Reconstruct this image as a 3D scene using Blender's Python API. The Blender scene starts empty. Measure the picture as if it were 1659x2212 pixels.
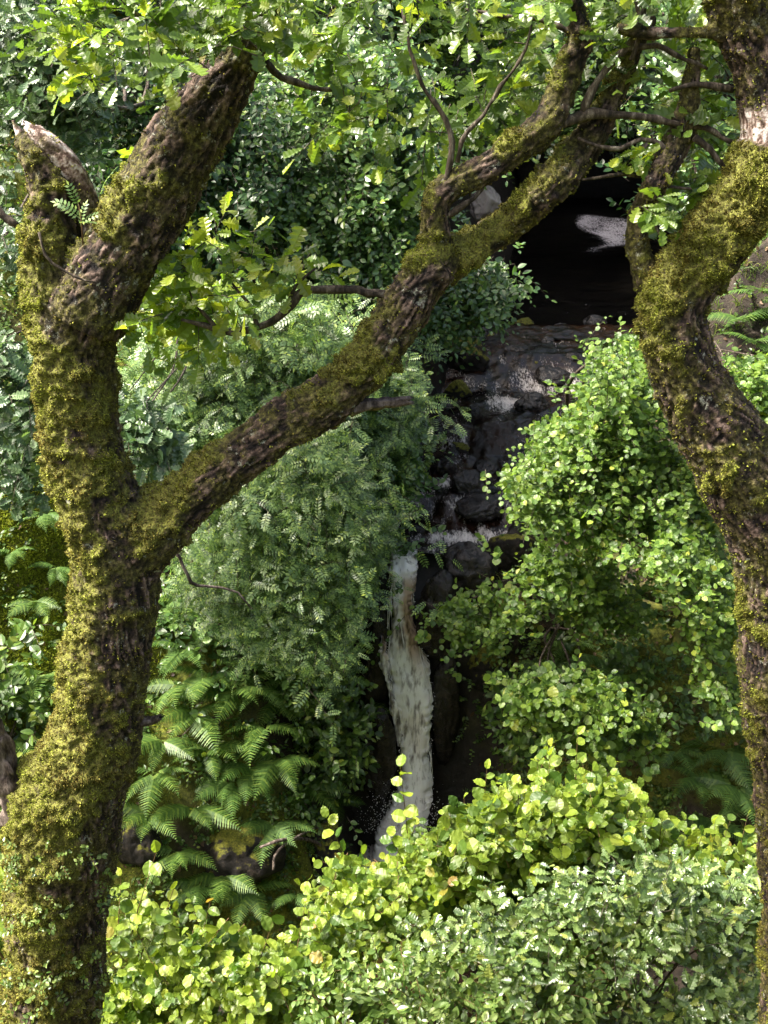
import bpy, math, random
import numpy as np
from mathutils import Vector

# ------------------------------------------------------------------ camera, world, sun
S = bpy.context.scene
COL = S.collection
RNG = np.random.default_rng(7)
random.seed(7)
FOC, CX, CY = 2372.0, 829.5, 1106.0            # pixels of the survey picture (1659 x 2212)
PITCH = math.radians(23)
SP, CP = math.sin(PITCH), math.cos(PITCH)

cam = bpy.data.cameras.new('camera')
cam.sensor_fit = 'VERTICAL'
cam.angle = 2 * math.atan(CY / FOC)
cam.clip_start, cam.clip_end = 0.05, 600
camo = bpy.data.objects.new('camera', cam)
camo.rotation_euler = (math.radians(90) - PITCH, 0, 0)
COL.objects.link(camo)
S.camera = camo

TO_SUN = Vector((-0.58, -0.04, 0.81)).normalized()
w = bpy.data.worlds.new('World')
S.world = w
w.use_nodes = True
nt = w.node_tree
bg = nt.nodes['Background']
sky = nt.nodes.new('ShaderNodeTexSky')
sky.sky_type = 'NISHITA'
sky.sun_disc = False
sky.sun_elevation = math.asin(TO_SUN.z)
sky.sun_rotation = math.atan2(TO_SUN.x, TO_SUN.y)
sky.air_density = 1.0
sky.dust_density = 9.0
sky.ozone_density = 0.3
nt.links.new(sky.outputs[0], bg.inputs[0])
bg.inputs[1].default_value = 0.11

sun = bpy.data.lights.new('sun', 'SUN')
sun.energy = 3.8
sun.angle = math.radians(9)
sun.color = (1.0, 0.95, 0.86)
suno = bpy.data.objects.new('sun', sun)
suno.rotation_euler = TO_SUN.to_track_quat('Z', 'Y').to_euler()
COL.objects.link(suno)

S.view_settings.view_transform = 'Standard'
S.view_settings.look = 'None'
S.view_settings.exposure = 2.15
S.view_settings.gamma = 1
S.cycles.max_bounces = 7
S.cycles.diffuse_bounces = 3
S.cycles.transmission_bounces = 4
S.cycles.glossy_bounces = 2
S.cycles.caustics_reflective = False
S.cycles.caustics_refractive = False

# ------------------------------------------------------------------ helpers
def ray(px, py):
    u = (np.asarray(px, float) - CX) / FOC
    v = (CY - np.asarray(py, float)) / FOC
    return np.stack([u, CP + v * SP, -SP + v * CP], -1)

def at(px, py, Y):
    d = ray(px, py)
    return d * (np.asarray(Y, float) / d[..., 1])[..., None]

def proj(P):
    v = P[:, 1] * SP + P[:, 2] * CP
    f = P[:, 1] * CP - P[:, 2] * SP
    return CX + FOC * P[:, 0] / f, CY - FOC * v / f

def ppx(px, py, Y):                              # metres per survey pixel there
    return np.asarray(Y, float) / ray(px, py)[..., 1] / FOC

def _h(i, j, k, seed):
    n = (i * 374761393 + j * 668265263 + k * 2147483647 + seed * 1274126177) & 0xFFFFFFFF
    n = ((n ^ (n >> 13)) * 1274126177) & 0xFFFFFFFF
    n = ((n ^ (n >> 16)) * 2246822519) & 0xFFFFFFFF
    return ((n ^ (n >> 15)) & 0xFFFFFF) / float(0xFFFFFF)

def vnoise(P, seed=0):                           # 0..1
    P = np.asarray(P, float)
    I = np.floor(P).astype(np.int64)
    f = P - I
    f = f * f * (3 - 2 * f)
    r = 0
    for a in (0, 1):
        for b in (0, 1):
            for c in (0, 1):
                wgt = (f[..., 0] if a else 1 - f[..., 0]) * (f[..., 1] if b else 1 - f[..., 1]) * (f[..., 2] if c else 1 - f[..., 2])
                r = r + wgt * _h(I[..., 0] + a, I[..., 1] + b, I[..., 2] + c, seed)
    return r

def fbm(P, seed=0, octv=4):
    r, a, s = 0, 0.5, 0
    P = np.asarray(P, float)
    for o in range(octv):
        r = r + a * vnoise(P * 2 ** o + 17.3 * o, seed + o)
        s += a
        a *= 0.5
    return r / s

def sstep(a, b, x):
    t = np.clip((x - a) / (b - a), 0, 1)
    return t * t * (3 - 2 * t)

def unit(v):
    return v / np.maximum(np.linalg.norm(v, axis=-1, keepdims=True), 1e-9)

def mk(name, V, faces, mat, parent=None, smooth=True, attrs=None):
    """faces: an array (n,3) / (n,4) or a list of such arrays"""
    if isinstance(faces, np.ndarray):
        faces = [faces]
    faces = [f for f in faces if len(f)]
    me = bpy.data.meshes.new(name)
    V = np.asarray(V, np.float32)
    me.vertices.add(len(V))
    me.vertices.foreach_set('co', V.ravel())
    loops = np.concatenate([f.ravel() for f in faces]).astype(np.int32)
    tot = np.concatenate([np.full(len(f), f.shape[1]) for f in faces]).astype(np.int32)
    st = np.concatenate([[0], np.cumsum(tot)[:-1]]).astype(np.int32)
    me.loops.add(len(loops))
    me.loops.foreach_set('vertex_index', loops)
    me.polygons.add(len(tot))
    me.polygons.foreach_set('loop_start', st)
    me.polygons.foreach_set('use_smooth', np.full(len(tot), smooth))
    me.update(calc_edges=True)
    for k, a in (attrs or {}).items():
        at_ = me.attributes.new(k, 'FLOAT', 'POINT')
        at_.data.foreach_set('value', np.asarray(a, np.float32))
    me.materials.append(mat)
    o = bpy.data.objects.new(name, me)
    COL.objects.link(o)
    if parent is not None:
        o.parent = parent
        o.matrix_parent_inverse = parent.matrix_basis.inverted()
    return o

def tag(o, label, cat, group=None, kind=None):
    if label: o['label'] = label
    if cat: o['category'] = cat
    if group: o['group'] = group
    if kind: o['kind'] = kind
    return o

def thing(name, loc, label, cat, group=None):
    o = bpy.data.objects.new(name, None)
    o.empty_display_size = 0.2
    o.location = tuple(float(c) for c in loc)
    COL.objects.link(o)
    return tag(o, label, cat, group)

def resample(P, R, step, extra=None):
    """Catmull-Rom through P with radii R"""
    P = np.asarray(P, float)
    R = np.asarray(R, float)
    Q = np.vstack([2 * P[0] - P[1], P, 2 * P[-1] - P[-2]])
    out, rad, ex = [], [], []
    for i in range(len(P) - 1):
        n = max(2, int(np.linalg.norm(P[i + 1] - P[i]) / step))
        t = np.linspace(0, 1, n, endpoint=(i == len(P) - 2))[:, None]
        a, b, c, d = Q[i], Q[i + 1], Q[i + 2], Q[i + 3]
        out.append(0.5 * (2 * b + (c - a) * t + (2 * a - 5 * b + 4 * c - d) * t ** 2 + (3 * b - a - 3 * c + d) * t ** 3))
        tt = t[:, 0]
        rad.append(R[i] * (1 - tt) + R[i + 1] * tt)
        if extra is not None:
            ex.append(extra[i] * (1 - tt) + extra[i + 1] * tt)
    return np.vstack(out), np.concatenate(rad), (np.concatenate(ex) if extra is not None else None)

def tube(P, R, nseg=8, v0=0):
    P = np.asarray(P, float)
    T = unit(np.gradient(P, axis=0))
    u = np.cross(T[0], [0.31, 0.72, 0.62])
    U = []
    for t in T:
        u = u - t * np.dot(u, t)
        u = u / max(np.linalg.norm(u), 1e-9)
        U.append(u)
    U = np.array(U)
    W = np.cross(T, U)
    a = np.linspace(0, 2 * np.pi, nseg, endpoint=False)
    R = np.asarray(R, float)
    V = P[:, None] + R[:, None, None] * (np.cos(a)[None, :, None] * U[:, None] + np.sin(a)[None, :, None] * W[:, None])
    n = len(P)
    i = np.arange(n - 1)[:, None] * nseg
    j = np.arange(nseg)[None]
    q = np.stack([i + j, i + (j + 1) % nseg, i + nseg + (j + 1) % nseg, i + nseg + j], -1).reshape(-1, 4)
    V = np.vstack([V.reshape(-1, 3), P[:1], P[-1:]])
    c0, c1 = n * nseg, n * nseg + 1
    jj = np.arange(nseg)
    t1 = np.stack([np.full(nseg, c0), (jj + 1) % nseg, jj], -1)
    t2 = np.stack([np.full(nseg, c1), (n - 1) * nseg + jj, (n - 1) * nseg + (jj + 1) % nseg], -1)
    return V, [q + v0, np.vstack([t1, t2]) + v0]

class Acc:
    def __init__(self):
        self.V, self.F3, self.F4, self.n = [], [], [], 0
    def add(self, V, faces):
        for f in (faces if isinstance(faces, list) else [faces]):
            (self.F3 if f.shape[1] == 3 else self.F4).append(f + self.n)
        self.V.append(V)
        self.n += len(V)
    def tube(self, P, R, nseg=6):
        V, F = tube(P, R, nseg)
        self.add(V, F)
    def build(self, name, mat, parent=None, smooth=True):
        if not self.V: return None
        fs = []
        if self.F3: fs.append(np.vstack(self.F3))
        if self.F4: fs.append(np.vstack(self.F4))
        return mk(name, np.vstack(self.V), fs, mat, parent, smooth)

# ------------------------------------------------------------------ materials
def newmat(name):
    m = bpy.data.materials.new(name)
    m.use_nodes = True
    m.node_tree.nodes.clear()
    N = m.node_tree.nodes
    L = m.node_tree.links
    out = N.new('ShaderNodeOutputMaterial')
    return m, N, L, out

def ramp(N, stops, interp='LINEAR'):
    r = N.new('ShaderNodeValToRGB')
    e = r.color_ramp.elements
    r.color_ramp.interpolation = interp
    while len(e) < len(stops): e.new(0.5)
    for el, (p, c) in zip(e, stops):
        el.position = p
        el.color = (*c, 1) if len(c) == 3 else c
    return r

def g(v): return (v, v, v)

def noise(N, L, scale, detail=4, rough=0.6, coord=None, vec=None):
    n = N.new('ShaderNodeTexNoise')
    n.inputs['Scale'].default_value = scale
    n.inputs['Detail'].default_value = detail
    n.inputs['Roughness'].default_value = rough
    if vec is not None: L.new(vec, n.inputs['Vector'])
    return n

def leaf_mat(name, stops, trans=0.4, rough=0.38, tcol=(1.0, 1.05, 0.55), spec=0.5):
    m, N, L, out = newmat(name)
    geo = N.new('ShaderNodeNewGeometry')
    r = ramp(N, stops)
    L.new(geo.outputs['Random Per Island'], r.inputs[0])
    # slow drift of hue over the plant and fine mottling on the blade
    tc = N.new('ShaderNodeTexCoord')
    nz = noise(N, L, 1.3, 2, 0.5, vec=tc.outputs['Object'])
    hs = N.new('ShaderNodeHueSaturation')
    mr = N.new('ShaderNodeMapRange')
    mr.inputs[1].default_value = 0.3; mr.inputs[2].default_value = 0.7
    mr.inputs[3].default_value = 0.8; mr.inputs[4].default_value = 1.2
    L.new(nz.outputs[0], mr.inputs[0]); L.new(mr.outputs[0], hs.inputs['Value'])
    L.new(r.outputs[0], hs.inputs['Color'])
    p = N.new('ShaderNodeBsdfPrincipled')
    p.inputs['Roughness'].default_value = rough
    p.inputs['Specular IOR Level'].default_value = spec
    L.new(hs.outputs[0], p.inputs['Base Color'])
    t = N.new('ShaderNodeBsdfTranslucent')
    mx = N.new('ShaderNodeMix'); mx.data_type = 'RGBA'; mx.blend_type = 'MULTIPLY'
    mx.inputs[0].default_value = 1
    L.new(hs.outputs[0], mx.inputs[6]); mx.inputs[7].default_value = (*[c * 1.6 for c in tcol], 1)
    L.new(mx.outputs[2], t.inputs[0])
    ms = N.new('ShaderNodeMixShader'); ms.inputs[0].default_value = trans
    L.new(p.outputs[0], ms.inputs[1]); L.new(t.outputs[0], ms.inputs[2])
    L.new(ms.outputs[0], out.inputs[0])
    return m

M = {}
M['oak'] = leaf_mat('oak_leaf', [(0, (.04, .075, .014)), (.5, (.085, .145, .022)), (.85, (.14, .21, .025)), (1, (.24, .28, .03))], .45, .32, spec=.6)
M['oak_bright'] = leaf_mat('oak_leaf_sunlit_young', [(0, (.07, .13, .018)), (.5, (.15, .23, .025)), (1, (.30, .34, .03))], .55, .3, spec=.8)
M['oak_dull'] = leaf_mat('oak_leaf_glaucous', [(0, (.035, .07, .03)), (.5, (.065, .115, .05)), (1, (.11, .17, .06))], .3, .36, spec=.5)
M['hazel'] = leaf_mat('hazel_leaf', [(0, (.045, .095, .014)), (.4, (.125, .185, .022)), (.9, (.205, .27, .03)), (.985, (.24, .28, .035)), (1, (.2, .13, .03))], .45, .42, spec=.45)
M['hazel_far'] = leaf_mat('hazel_leaf_bank', [(0, (.04, .085, .016)), (.4, (.085, .155, .026)), (.95, (.155, .235, .034)), (1, (.25, .28, .035))], .42, .42, spec=.45)
M['oak_pale'] = leaf_mat('oak_leaf_pale_gloss', [(0, (.045, .085, .025)), (.5, (.11, .175, .05)), (.9, (.19, .26, .075)), (1, (.27, .30, .06))], .38, .3, spec=.9)
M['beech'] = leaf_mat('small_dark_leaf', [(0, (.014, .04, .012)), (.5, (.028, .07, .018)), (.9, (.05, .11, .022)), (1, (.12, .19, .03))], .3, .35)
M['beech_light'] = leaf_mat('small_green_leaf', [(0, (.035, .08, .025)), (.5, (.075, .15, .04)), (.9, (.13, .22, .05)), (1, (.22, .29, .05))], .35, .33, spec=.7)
M['rowan'] = leaf_mat('rowan_leaf', [(0, (.05, .10, .035)), (.5, (.12, .20, .062)), (.9, (.20, .29, .085)), (1, (.28, .36, .06))], .35, .4, spec=.6)
M['ivy'] = leaf_mat('bramble_leaf', [(0, (.05, .10, .02)), (.5, (.12, .19, .045)), (1, (.22, .29, .08))], .4, .33, spec=.55)
M['fern'] = leaf_mat('fern_frond', [(0, (.045, .10, .018)), (.5, (.085, .155, .027)), (1, (.15, .22, .04))], .4, .5)
M['fern_dark'] = leaf_mat('fern_frond_deep_green', [(0, (.045, .10, .02)), (.5, (.075, .145, .028)), (1, (.11, .18, .035))], .35, .5)
M['cover'] = leaf_mat('ground_cover_leaf', [(0, (.03, .07, .014)), (.5, (.06, .115, .02)), (.9, (.10, .17, .025)), (1, (.18, .22, .03))], .35, .4)
M['grass'] = leaf_mat('grass_blade', [(0, (.05, .10, .015)), (.6, (.10, .16, .02)), (1, (.2, .2, .05))], .4, .45)
M['moss_tuft'] = leaf_mat('moss_tuft', [(0, (.05, .036, .010)), (.25, (.13, .115, .022)), (.6, (.25, .245, .04)), (1, (.43, .43, .075))], .25, .8, spec=.1)
def moss_mat():
    m, N, L, out = newmat('moss_tuft_mixed')
    geo = N.new('ShaderNodeNewGeometry'); tc = N.new('ShaderNodeTexCoord')
    n1 = noise(N, L, 5.5, 4, .65, vec=tc.outputs['Object'])
    lime = ramp(N, [(0, (.05, .048, .012)), (.3, (.145, .16, .026)), (.65, (.25, .285, .045)), (1, (.44, .49, .09))])
    brown = ramp(N, [(0, (.03, .02, .009)), (.4, (.11, .09, .026)), (.75, (.22, .19, .045)), (1, (.36, .32, .09))])
    for r in (lime, brown): L.new(geo.outputs['Random Per Island'], r.inputs[0])
    f = ramp(N, [(.40, g(0)), (.60, g(1))]); L.new(n1.outputs[0], f.inputs[0])
    mx = N.new('ShaderNodeMix'); mx.data_type = 'RGBA'
    L.new(f.outputs[0], mx.inputs[0]); L.new(brown.outputs[0], mx.inputs[6]); L.new(lime.outputs[0], mx.inputs[7])
    d = N.new('ShaderNodeBsdfDiffuse'); t = N.new('ShaderNodeBsdfTranslucent')
    L.new(mx.outputs[2], d.inputs[0]); L.new(mx.outputs[2], t.inputs[0])
    ms = N.new('ShaderNodeMixShader'); ms.inputs[0].default_value = .3
    L.new(d.outputs[0], ms.inputs[1]); L.new(t.outputs[0], ms.inputs[2]); L.new(ms.outputs[0], out.inputs[0])
    return m
M['moss_tuft'] = moss_mat()
M['moss_bright'] = leaf_mat('moss_tuft_bright', [(0, (.05, .06, .01)), (.4, (.17, .21, .022)), (1, (.36, .40, .04))], .3, .8, spec=.1)

def simple_bark(name, stops, scale=14, rough=.85, bump=.6, stretch=(1, 1, .3)):
    m, N, L, out = newmat(name)
    tc = N.new('ShaderNodeTexCoord')
    mp = N.new('ShaderNodeMapping'); mp.inputs['Scale'].default_value = stretch
    L.new(tc.outputs['Object'], mp.inputs[0])
    n = noise(N, L, scale, 6, .7, vec=mp.outputs[0])
    r = ramp(N, stops); L.new(n.outputs[0], r.inputs[0])
    p = N.new('ShaderNodeBsdfPrincipled'); p.inputs['Roughness'].default_value = rough
    p.inputs['Specular IOR Level'].default_value = .25
    L.new(r.outputs[0], p.inputs['Base Color'])
    b = N.new('ShaderNodeBump'); b.inputs['Strength'].default_value = bump; b.inputs['Distance'].default_value = .01
    L.new(n.outputs[0], b.inputs['Height']); L.new(b.outputs[0], p.inputs['Normal'])
    L.new(p.outputs[0], out.inputs[0])
    return m

M['twig'] = simple_bark('twig_bark', [(.36, (.010, .008, .006)), (.5, (.045, .034, .025)), (.6, (.11, .09, .07)), (.68, (.26, .24, .19))], 34)
M['twig_red'] = simple_bark('young_twig', [(.3, (.06, .035, .015)), (.7, (.16, .10, .045))], 30)
M['dead'] = simple_bark('dead_wood', [(.34, (.012, .009, .007)), (.46, (.06, .045, .037)), (.6, (.16, .13, .11)), (.72, (.26, .22, .2))], 28, .85, 1, (1, 1, .4))
M['splinter'] = simple_bark('bare_pale_wood', [(.2, (.17, .09, .06)), (.45, (.40, .29, .25)), (.7, (.62, .54, .5))], 10, .7, .8, (1, 1, .16))
M['log'] = simple_bark('mossy_log', [(.3, (.025, .02, .012)), (.46, (.06, .055, .015)), (.6, (.12, .13, .02)), (.75, (.2, .2, .03))], 7)

def bark_mat():
    m, N, L, out = newmat('oak_bark_with_moss_and_lichen')
    tc = N.new('ShaderNodeTexCoord')
    a_m = N.new('ShaderNodeAttribute'); a_m.attribute_name = 'moss'
    a_b = N.new('ShaderNodeAttribute'); a_b.attribute_name = 'bare'
    a_f = N.new('ShaderNodeAttribute'); a_f.attribute_name = 'ridge'
    n1 = noise(N, L, 45, 5, .7, vec=tc.outputs['Object'])
    n2 = noise(N, L, 7, 4, .6, vec=tc.outputs['Object'])
    n3 = noise(N, L, 120, 3, .7, vec=tc.outputs['Object'])
    # bark: fissure colour -> plate colour
    add = N.new('ShaderNodeMath'); add.operation = 'MULTIPLY_ADD'
    add.inputs[1].default_value = .55
    L.new(n1.outputs[0], add.inputs[0]); 
    mulr = N.new('ShaderNodeMath'); mulr.operation = 'MULTIPLY'; mulr.inputs[1].default_value = .5
    L.new(a_f.outputs['Fac'], mulr.inputs[0]); L.new(mulr.outputs[0], add.inputs[2])
    rb = ramp(N, [(.38, (.006, .0045, .004)), (.5, (.03, .02, .016)), (.62, (.085, .058, .045)), (.74, (.22, .155, .13))])
    L.new(add.outputs[0], rb.inputs[0])
    # green algae film on the bark
    rg = ramp(N, [(.44, g(0)), (.58, g(.8))]); L.new(n2.outputs[0], rg.inputs[0])
    mxg = N.new('ShaderNodeMix'); mxg.data_type = 'RGBA'
    L.new(rg.outputs[0], mxg.inputs[0]); L.new(rb.outputs[0], mxg.inputs[6])
    rgc = ramp(N, [(.36, (.012, .010, .005)), (.5, (.06, .055, .014)), (.66, (.19, .18, .045))]); L.new(n1.outputs[0], rgc.inputs[0])
    L.new(rgc.outputs[0], mxg.inputs[7])
    # lichen spots
    v = N.new('ShaderNodeTexNoise'); v.inputs['Scale'].default_value = 16; v.inputs['Detail'].default_value = 6; v.inputs['Roughness'].default_value = .75
    L.new(tc.outputs['Object'], v.inputs['Vector'])
    rl = ramp(N, [(.60, g(0)), (.66, g(.8))]); L.new(v.outputs[0], rl.inputs[0])
    mxl = N.new('ShaderNodeMix'); mxl.data_type = 'RGBA'
    L.new(rl.outputs[0], mxl.inputs[0]); L.new(mxg.outputs[2], mxl.inputs[6]); mxl.inputs[7].default_value = (.36, .37, .30, 1)
    # bare wood patches
    rw = ramp(N, [(.36, (.07, .04, .03)), (.5, (.26, .19, .16)), (.68, (.60, .54, .52))]); L.new(add.outputs[0], rw.inputs[0])
    mxw = N.new('ShaderNodeMix'); mxw.data_type = 'RGBA'
    L.new(a_b.outputs['Fac'], mxw.inputs[0]); L.new(mxl.outputs[2], mxw.inputs[6]); L.new(rw.outputs[0], mxw.inputs[7])
    # moss
    rm = ramp(N, [(.34, (.010, .008, .004)), (.43, (.06, .052, .013)), (.54, (.145, .15, .028)), (.68, (.28, .30, .055))])
    mm = N.new('ShaderNodeMix'); mm.data_type = 'FLOAT'; mm.inputs[0].default_value = .55
    L.new(n1.outputs[0], mm.inputs[2]); L.new(n3.outputs[0], mm.inputs[3])
    L.new(mm.outputs[0], rm.inputs[0])
    mxm = N.new('ShaderNodeMix'); mxm.data_type = 'RGBA'
    L.new(a_m.outputs['Fac'], mxm.inputs[0]); L.new(mxw.outputs[2], mxm.inputs[6]); L.new(rm.outputs[0], mxm.inputs[7])
    p = N.new('ShaderNodeBsdfPrincipled')
    p.inputs['Roughness'].default_value = .85; p.inputs['Specular IOR Level'].default_value = .25
    L.new(mxm.outputs[2], p.inputs['Base Color'])
    b = N.new('ShaderNodeBump'); b.inputs['Strength'].default_value = 1.0; b.inputs['Distance'].default_value = .02
    L.new(mm.outputs[0], b.inputs['Height']); L.new(b.outputs[0], p.inputs['Normal'])
    L.new(p.outputs[0], out.inputs[0])
    return m
M['bark'] = bark_mat()

def ground_mat():
    m, N, L, out = newmat('earth_rock_and_moss')
    tc = N.new('ShaderNodeTexCoord')
    a_m = N.new('ShaderNodeAttribute'); a_m.attribute_name = 'moss'
    a_w = N.new('ShaderNodeAttribute'); a_w.attribute_name = 'wet'
    n1 = noise(N, L, 6, 7, .7, vec=tc.outputs['Object'])
    n2 = noise(N, L, 30, 4, .7, vec=tc.outputs['Object'])
    n3 = noise(N, L, 1.1, 4, .6, vec=tc.outputs['Object'])
    rr = ramp(N, [(.3, (.009, .007, .006)), (.48, (.022, .017, .012)), (.62, (.045, .034, .025)), (.78, (.085, .068, .052))]); L.new(n1.outputs[0], rr.inputs[0])
    rm = ramp(N, [(.3, (.03, .035, .005)), (.5, (.08, .09, .011)), (.72, (.17, .18, .02))]); L.new(n2.outputs[0], rm.inputs[0])
    ad = N.new('ShaderNodeMath'); ad.operation = 'ADD'
    L.new(a_m.outputs['Fac'], ad.inputs[0]); L.new(n3.outputs[0], ad.inputs[1])
    rf = ramp(N, [(.85 / 2, g(0)), (1.15 / 2, g(1))])
    hf = N.new('ShaderNodeMath'); hf.operation = 'MULTIPLY'; hf.inputs[1].default_value = .5
    L.new(ad.outputs[0], hf.inputs[0]); L.new(hf.outputs[0], rf.inputs[0])
    mx = N.new('ShaderNodeMix'); mx.data_type = 'RGBA'
    L.new(rf.outputs[0], mx.inputs[0]); L.new(rr.outputs[0], mx.inputs[6]); L.new(rm.outputs[0], mx.inputs[7])
    # black rock: wet along the stream, painted shade on the pool walls
    rk = ramp(N, [(.35, (.004, .004, .004)), (.55, (.011, .010, .009)), (.75, (.03, .022, .016))]); L.new(n1.outputs[0], rk.inputs[0])
    mw = N.new('ShaderNodeMix'); mw.data_type = 'RGBA'
    L.new(a_w.outputs['Fac'], mw.inputs[0]); L.new(mx.outputs[2], mw.inputs[6]); L.new(rk.outputs[0], mw.inputs[7])
    p = N.new('ShaderNodeBsdfPrincipled'); L.new(mw.outputs[2], p.inputs['Base Color'])
    mr = N.new('ShaderNodeMapRange'); mr.inputs[3].default_value = .9; mr.inputs[4].default_value = .38
    L.new(a_w.outputs['Fac'], mr.inputs[0]); L.new(mr.outputs[0], p.inputs['Roughness'])
    p.inputs['Specular IOR Level'].default_value = .3
    b = N.new('ShaderNodeBump'); b.inputs['Strength'].default_value = .8; b.inputs['Distance'].default_value = .05
    L.new(n1.outputs[0], b.inputs['Height']); L.new(b.outputs[0], p.inputs['Normal'])
    L.new(p.outputs[0], out.inputs[0])
    return m
M['ground'] = ground_mat()

def rock_mat(name, mossy=.5):
    m, N, L, out = newmat(name)
    tc = N.new('ShaderNodeTexCoord'); geo = N.new('ShaderNodeNewGeometry')
    n1 = noise(N, L, 7, 7, .7, vec=tc.outputs['Object'])
    n2 = noise(N, L, 40, 3, .7, vec=tc.outputs['Object'])
    rr = ramp(N, [(.35, (.004, .0035, .0035)), (.52, (.014, .012, .011)), (.7, (.05, .038, .03))]); L.new(n1.outputs[0], rr.inputs[0])
    sx = N.new('ShaderNodeSeparateXYZ'); L.new(geo.outputs['Normal'], sx.inputs[0])
    ad = N.new('ShaderNodeMath'); ad.operation = 'MULTIPLY_ADD'; ad.inputs[1].default_value = .5
    L.new(sx.outputs[2], ad.inputs[0]); L.new(n1.outputs[0], ad.inputs[2])
    rf = ramp(N, [(1.02 - .45 * mossy, g(0)), (min(1, 1.12 - .45 * mossy), g(1 if mossy > 0 else 0))]); L.new(ad.outputs[0], rf.inputs[0])
    rm = ramp(N, [(.3, (.03, .035, .005)), (.55, (.10, .10, .012)), (.75, (.2, .19, .02))]); L.new(n2.outputs[0], rm.inputs[0])
    mx = N.new('ShaderNodeMix'); mx.data_type = 'RGBA'
    L.new(rf.outputs[0], mx.inputs[0]); L.new(rr.outputs[0], mx.inputs[6]); L.new(rm.outputs[0], mx.inputs[7])
    p = N.new('ShaderNodeBsdfPrincipled'); L.new(mx.outputs[2], p.inputs['Base Color'])
    p.inputs['Roughness'].default_value = .26 if mossy < .3 else .8
    p.inputs['Specular IOR Level'].default_value = .45 if mossy < .3 else .25
    b = N.new('ShaderNodeBump'); b.inputs['Strength'].default_value = .9; b.inputs['Distance'].default_value = .04
    L.new(n1.outputs[0], b.inputs['Height']); L.new(b.outputs[0], p.inputs['Normal'])
    L.new(p.outputs[0], out.inputs[0])
    return m
M['rock_wet'] = rock_mat('wet_black_rock', 0)
M['rock_moss'] = rock_mat('mossy_rock', 1)
M['rock_some'] = rock_mat('rock_with_some_moss', .6)
M['rock_pale'] = simple_bark('pale_bare_rock', [(.3, (.25, .2, .18)), (.7, (.55, .47, .44))], 3, .7, .5, (1, 1, 1))

def water_mat(name, deep=(.003, .0025, .002), shallow=(.020, .009, .005), bumps=(9, .35), foamc=(.62, .57, .53)):
    m, N, L, out = newmat(name)
    tc = N.new('ShaderNodeTexCoord')
    a_f = N.new('ShaderNodeAttribute'); a_f.attribute_name = 'foam'
    n1 = noise(N, L, bumps[0], 5, .65, vec=tc.outputs['Object'])
    mp = N.new('ShaderNodeMapping'); mp.inputs['Scale'].default_value = (1.6, .55, .8)
    L.new(tc.outputs['Object'], mp.inputs[0])
    n2 = noise(N, L, 24, 6, .7, vec=mp.outputs[0])
    n3 = noise(N, L, 1.7, 3, .6, vec=tc.outputs['Object'])
    rc = ramp(N, [(.4, deep), (.65, shallow)]); L.new(n3.outputs[0], rc.inputs[0])
    sb = N.new('ShaderNodeMath'); sb.operation = 'SUBTRACT'; sb.inputs[1].default_value = .5; L.new(n2.outputs[0], sb.inputs[0])
    ad = N.new('ShaderNodeMath'); ad.operation = 'MULTIPLY_ADD'; ad.inputs[1].default_value = 2.0
    L.new(sb.outputs[0], ad.inputs[0]); L.new(a_f.outputs['Fac'], ad.inputs[2])
    rf = ramp(N, [(.34, g(0)), (.5, g(.3)), (.72, g(.7)), (.95, g(1))]); L.new(ad.outputs[0], rf.inputs[0])
    mx = N.new('ShaderNodeMix'); mx.data_type = 'RGBA'
    L.new(rf.outputs[0], mx.inputs[0]); L.new(rc.outputs[0], mx.inputs[6]); mx.inputs[7].default_value = (*foamc, 1)
    p = N.new('ShaderNodeBsdfPrincipled'); L.new(mx.outputs[2], p.inputs['Base Color'])
    p.inputs['IOR'].default_value = 1.33
    mr = N.new('ShaderNodeMapRange'); mr.inputs[3].default_value = .06; mr.inputs[4].default_value = .6
    L.new(rf.outputs[0], mr.inputs[0]); L.new(mr.outputs[0], p.inputs['Roughness'])
    b = N.new('ShaderNodeBump'); b.inputs['Strength'].default_value = bumps[1]; b.inputs['Distance'].default_value = .06
    L.new(n1.outputs[0], b.inputs['Height']); L.new(b.outputs[0], p.inputs['Normal'])
    L.new(p.outputs[0], out.inputs[0])
    return m
M['water'] = water_mat('peaty_running_water')
M['pool'] = water_mat('black_pool_water', (.002, .002, .002), (.006, .005, .004), (6, .25), (.50, .49, .53))

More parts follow.
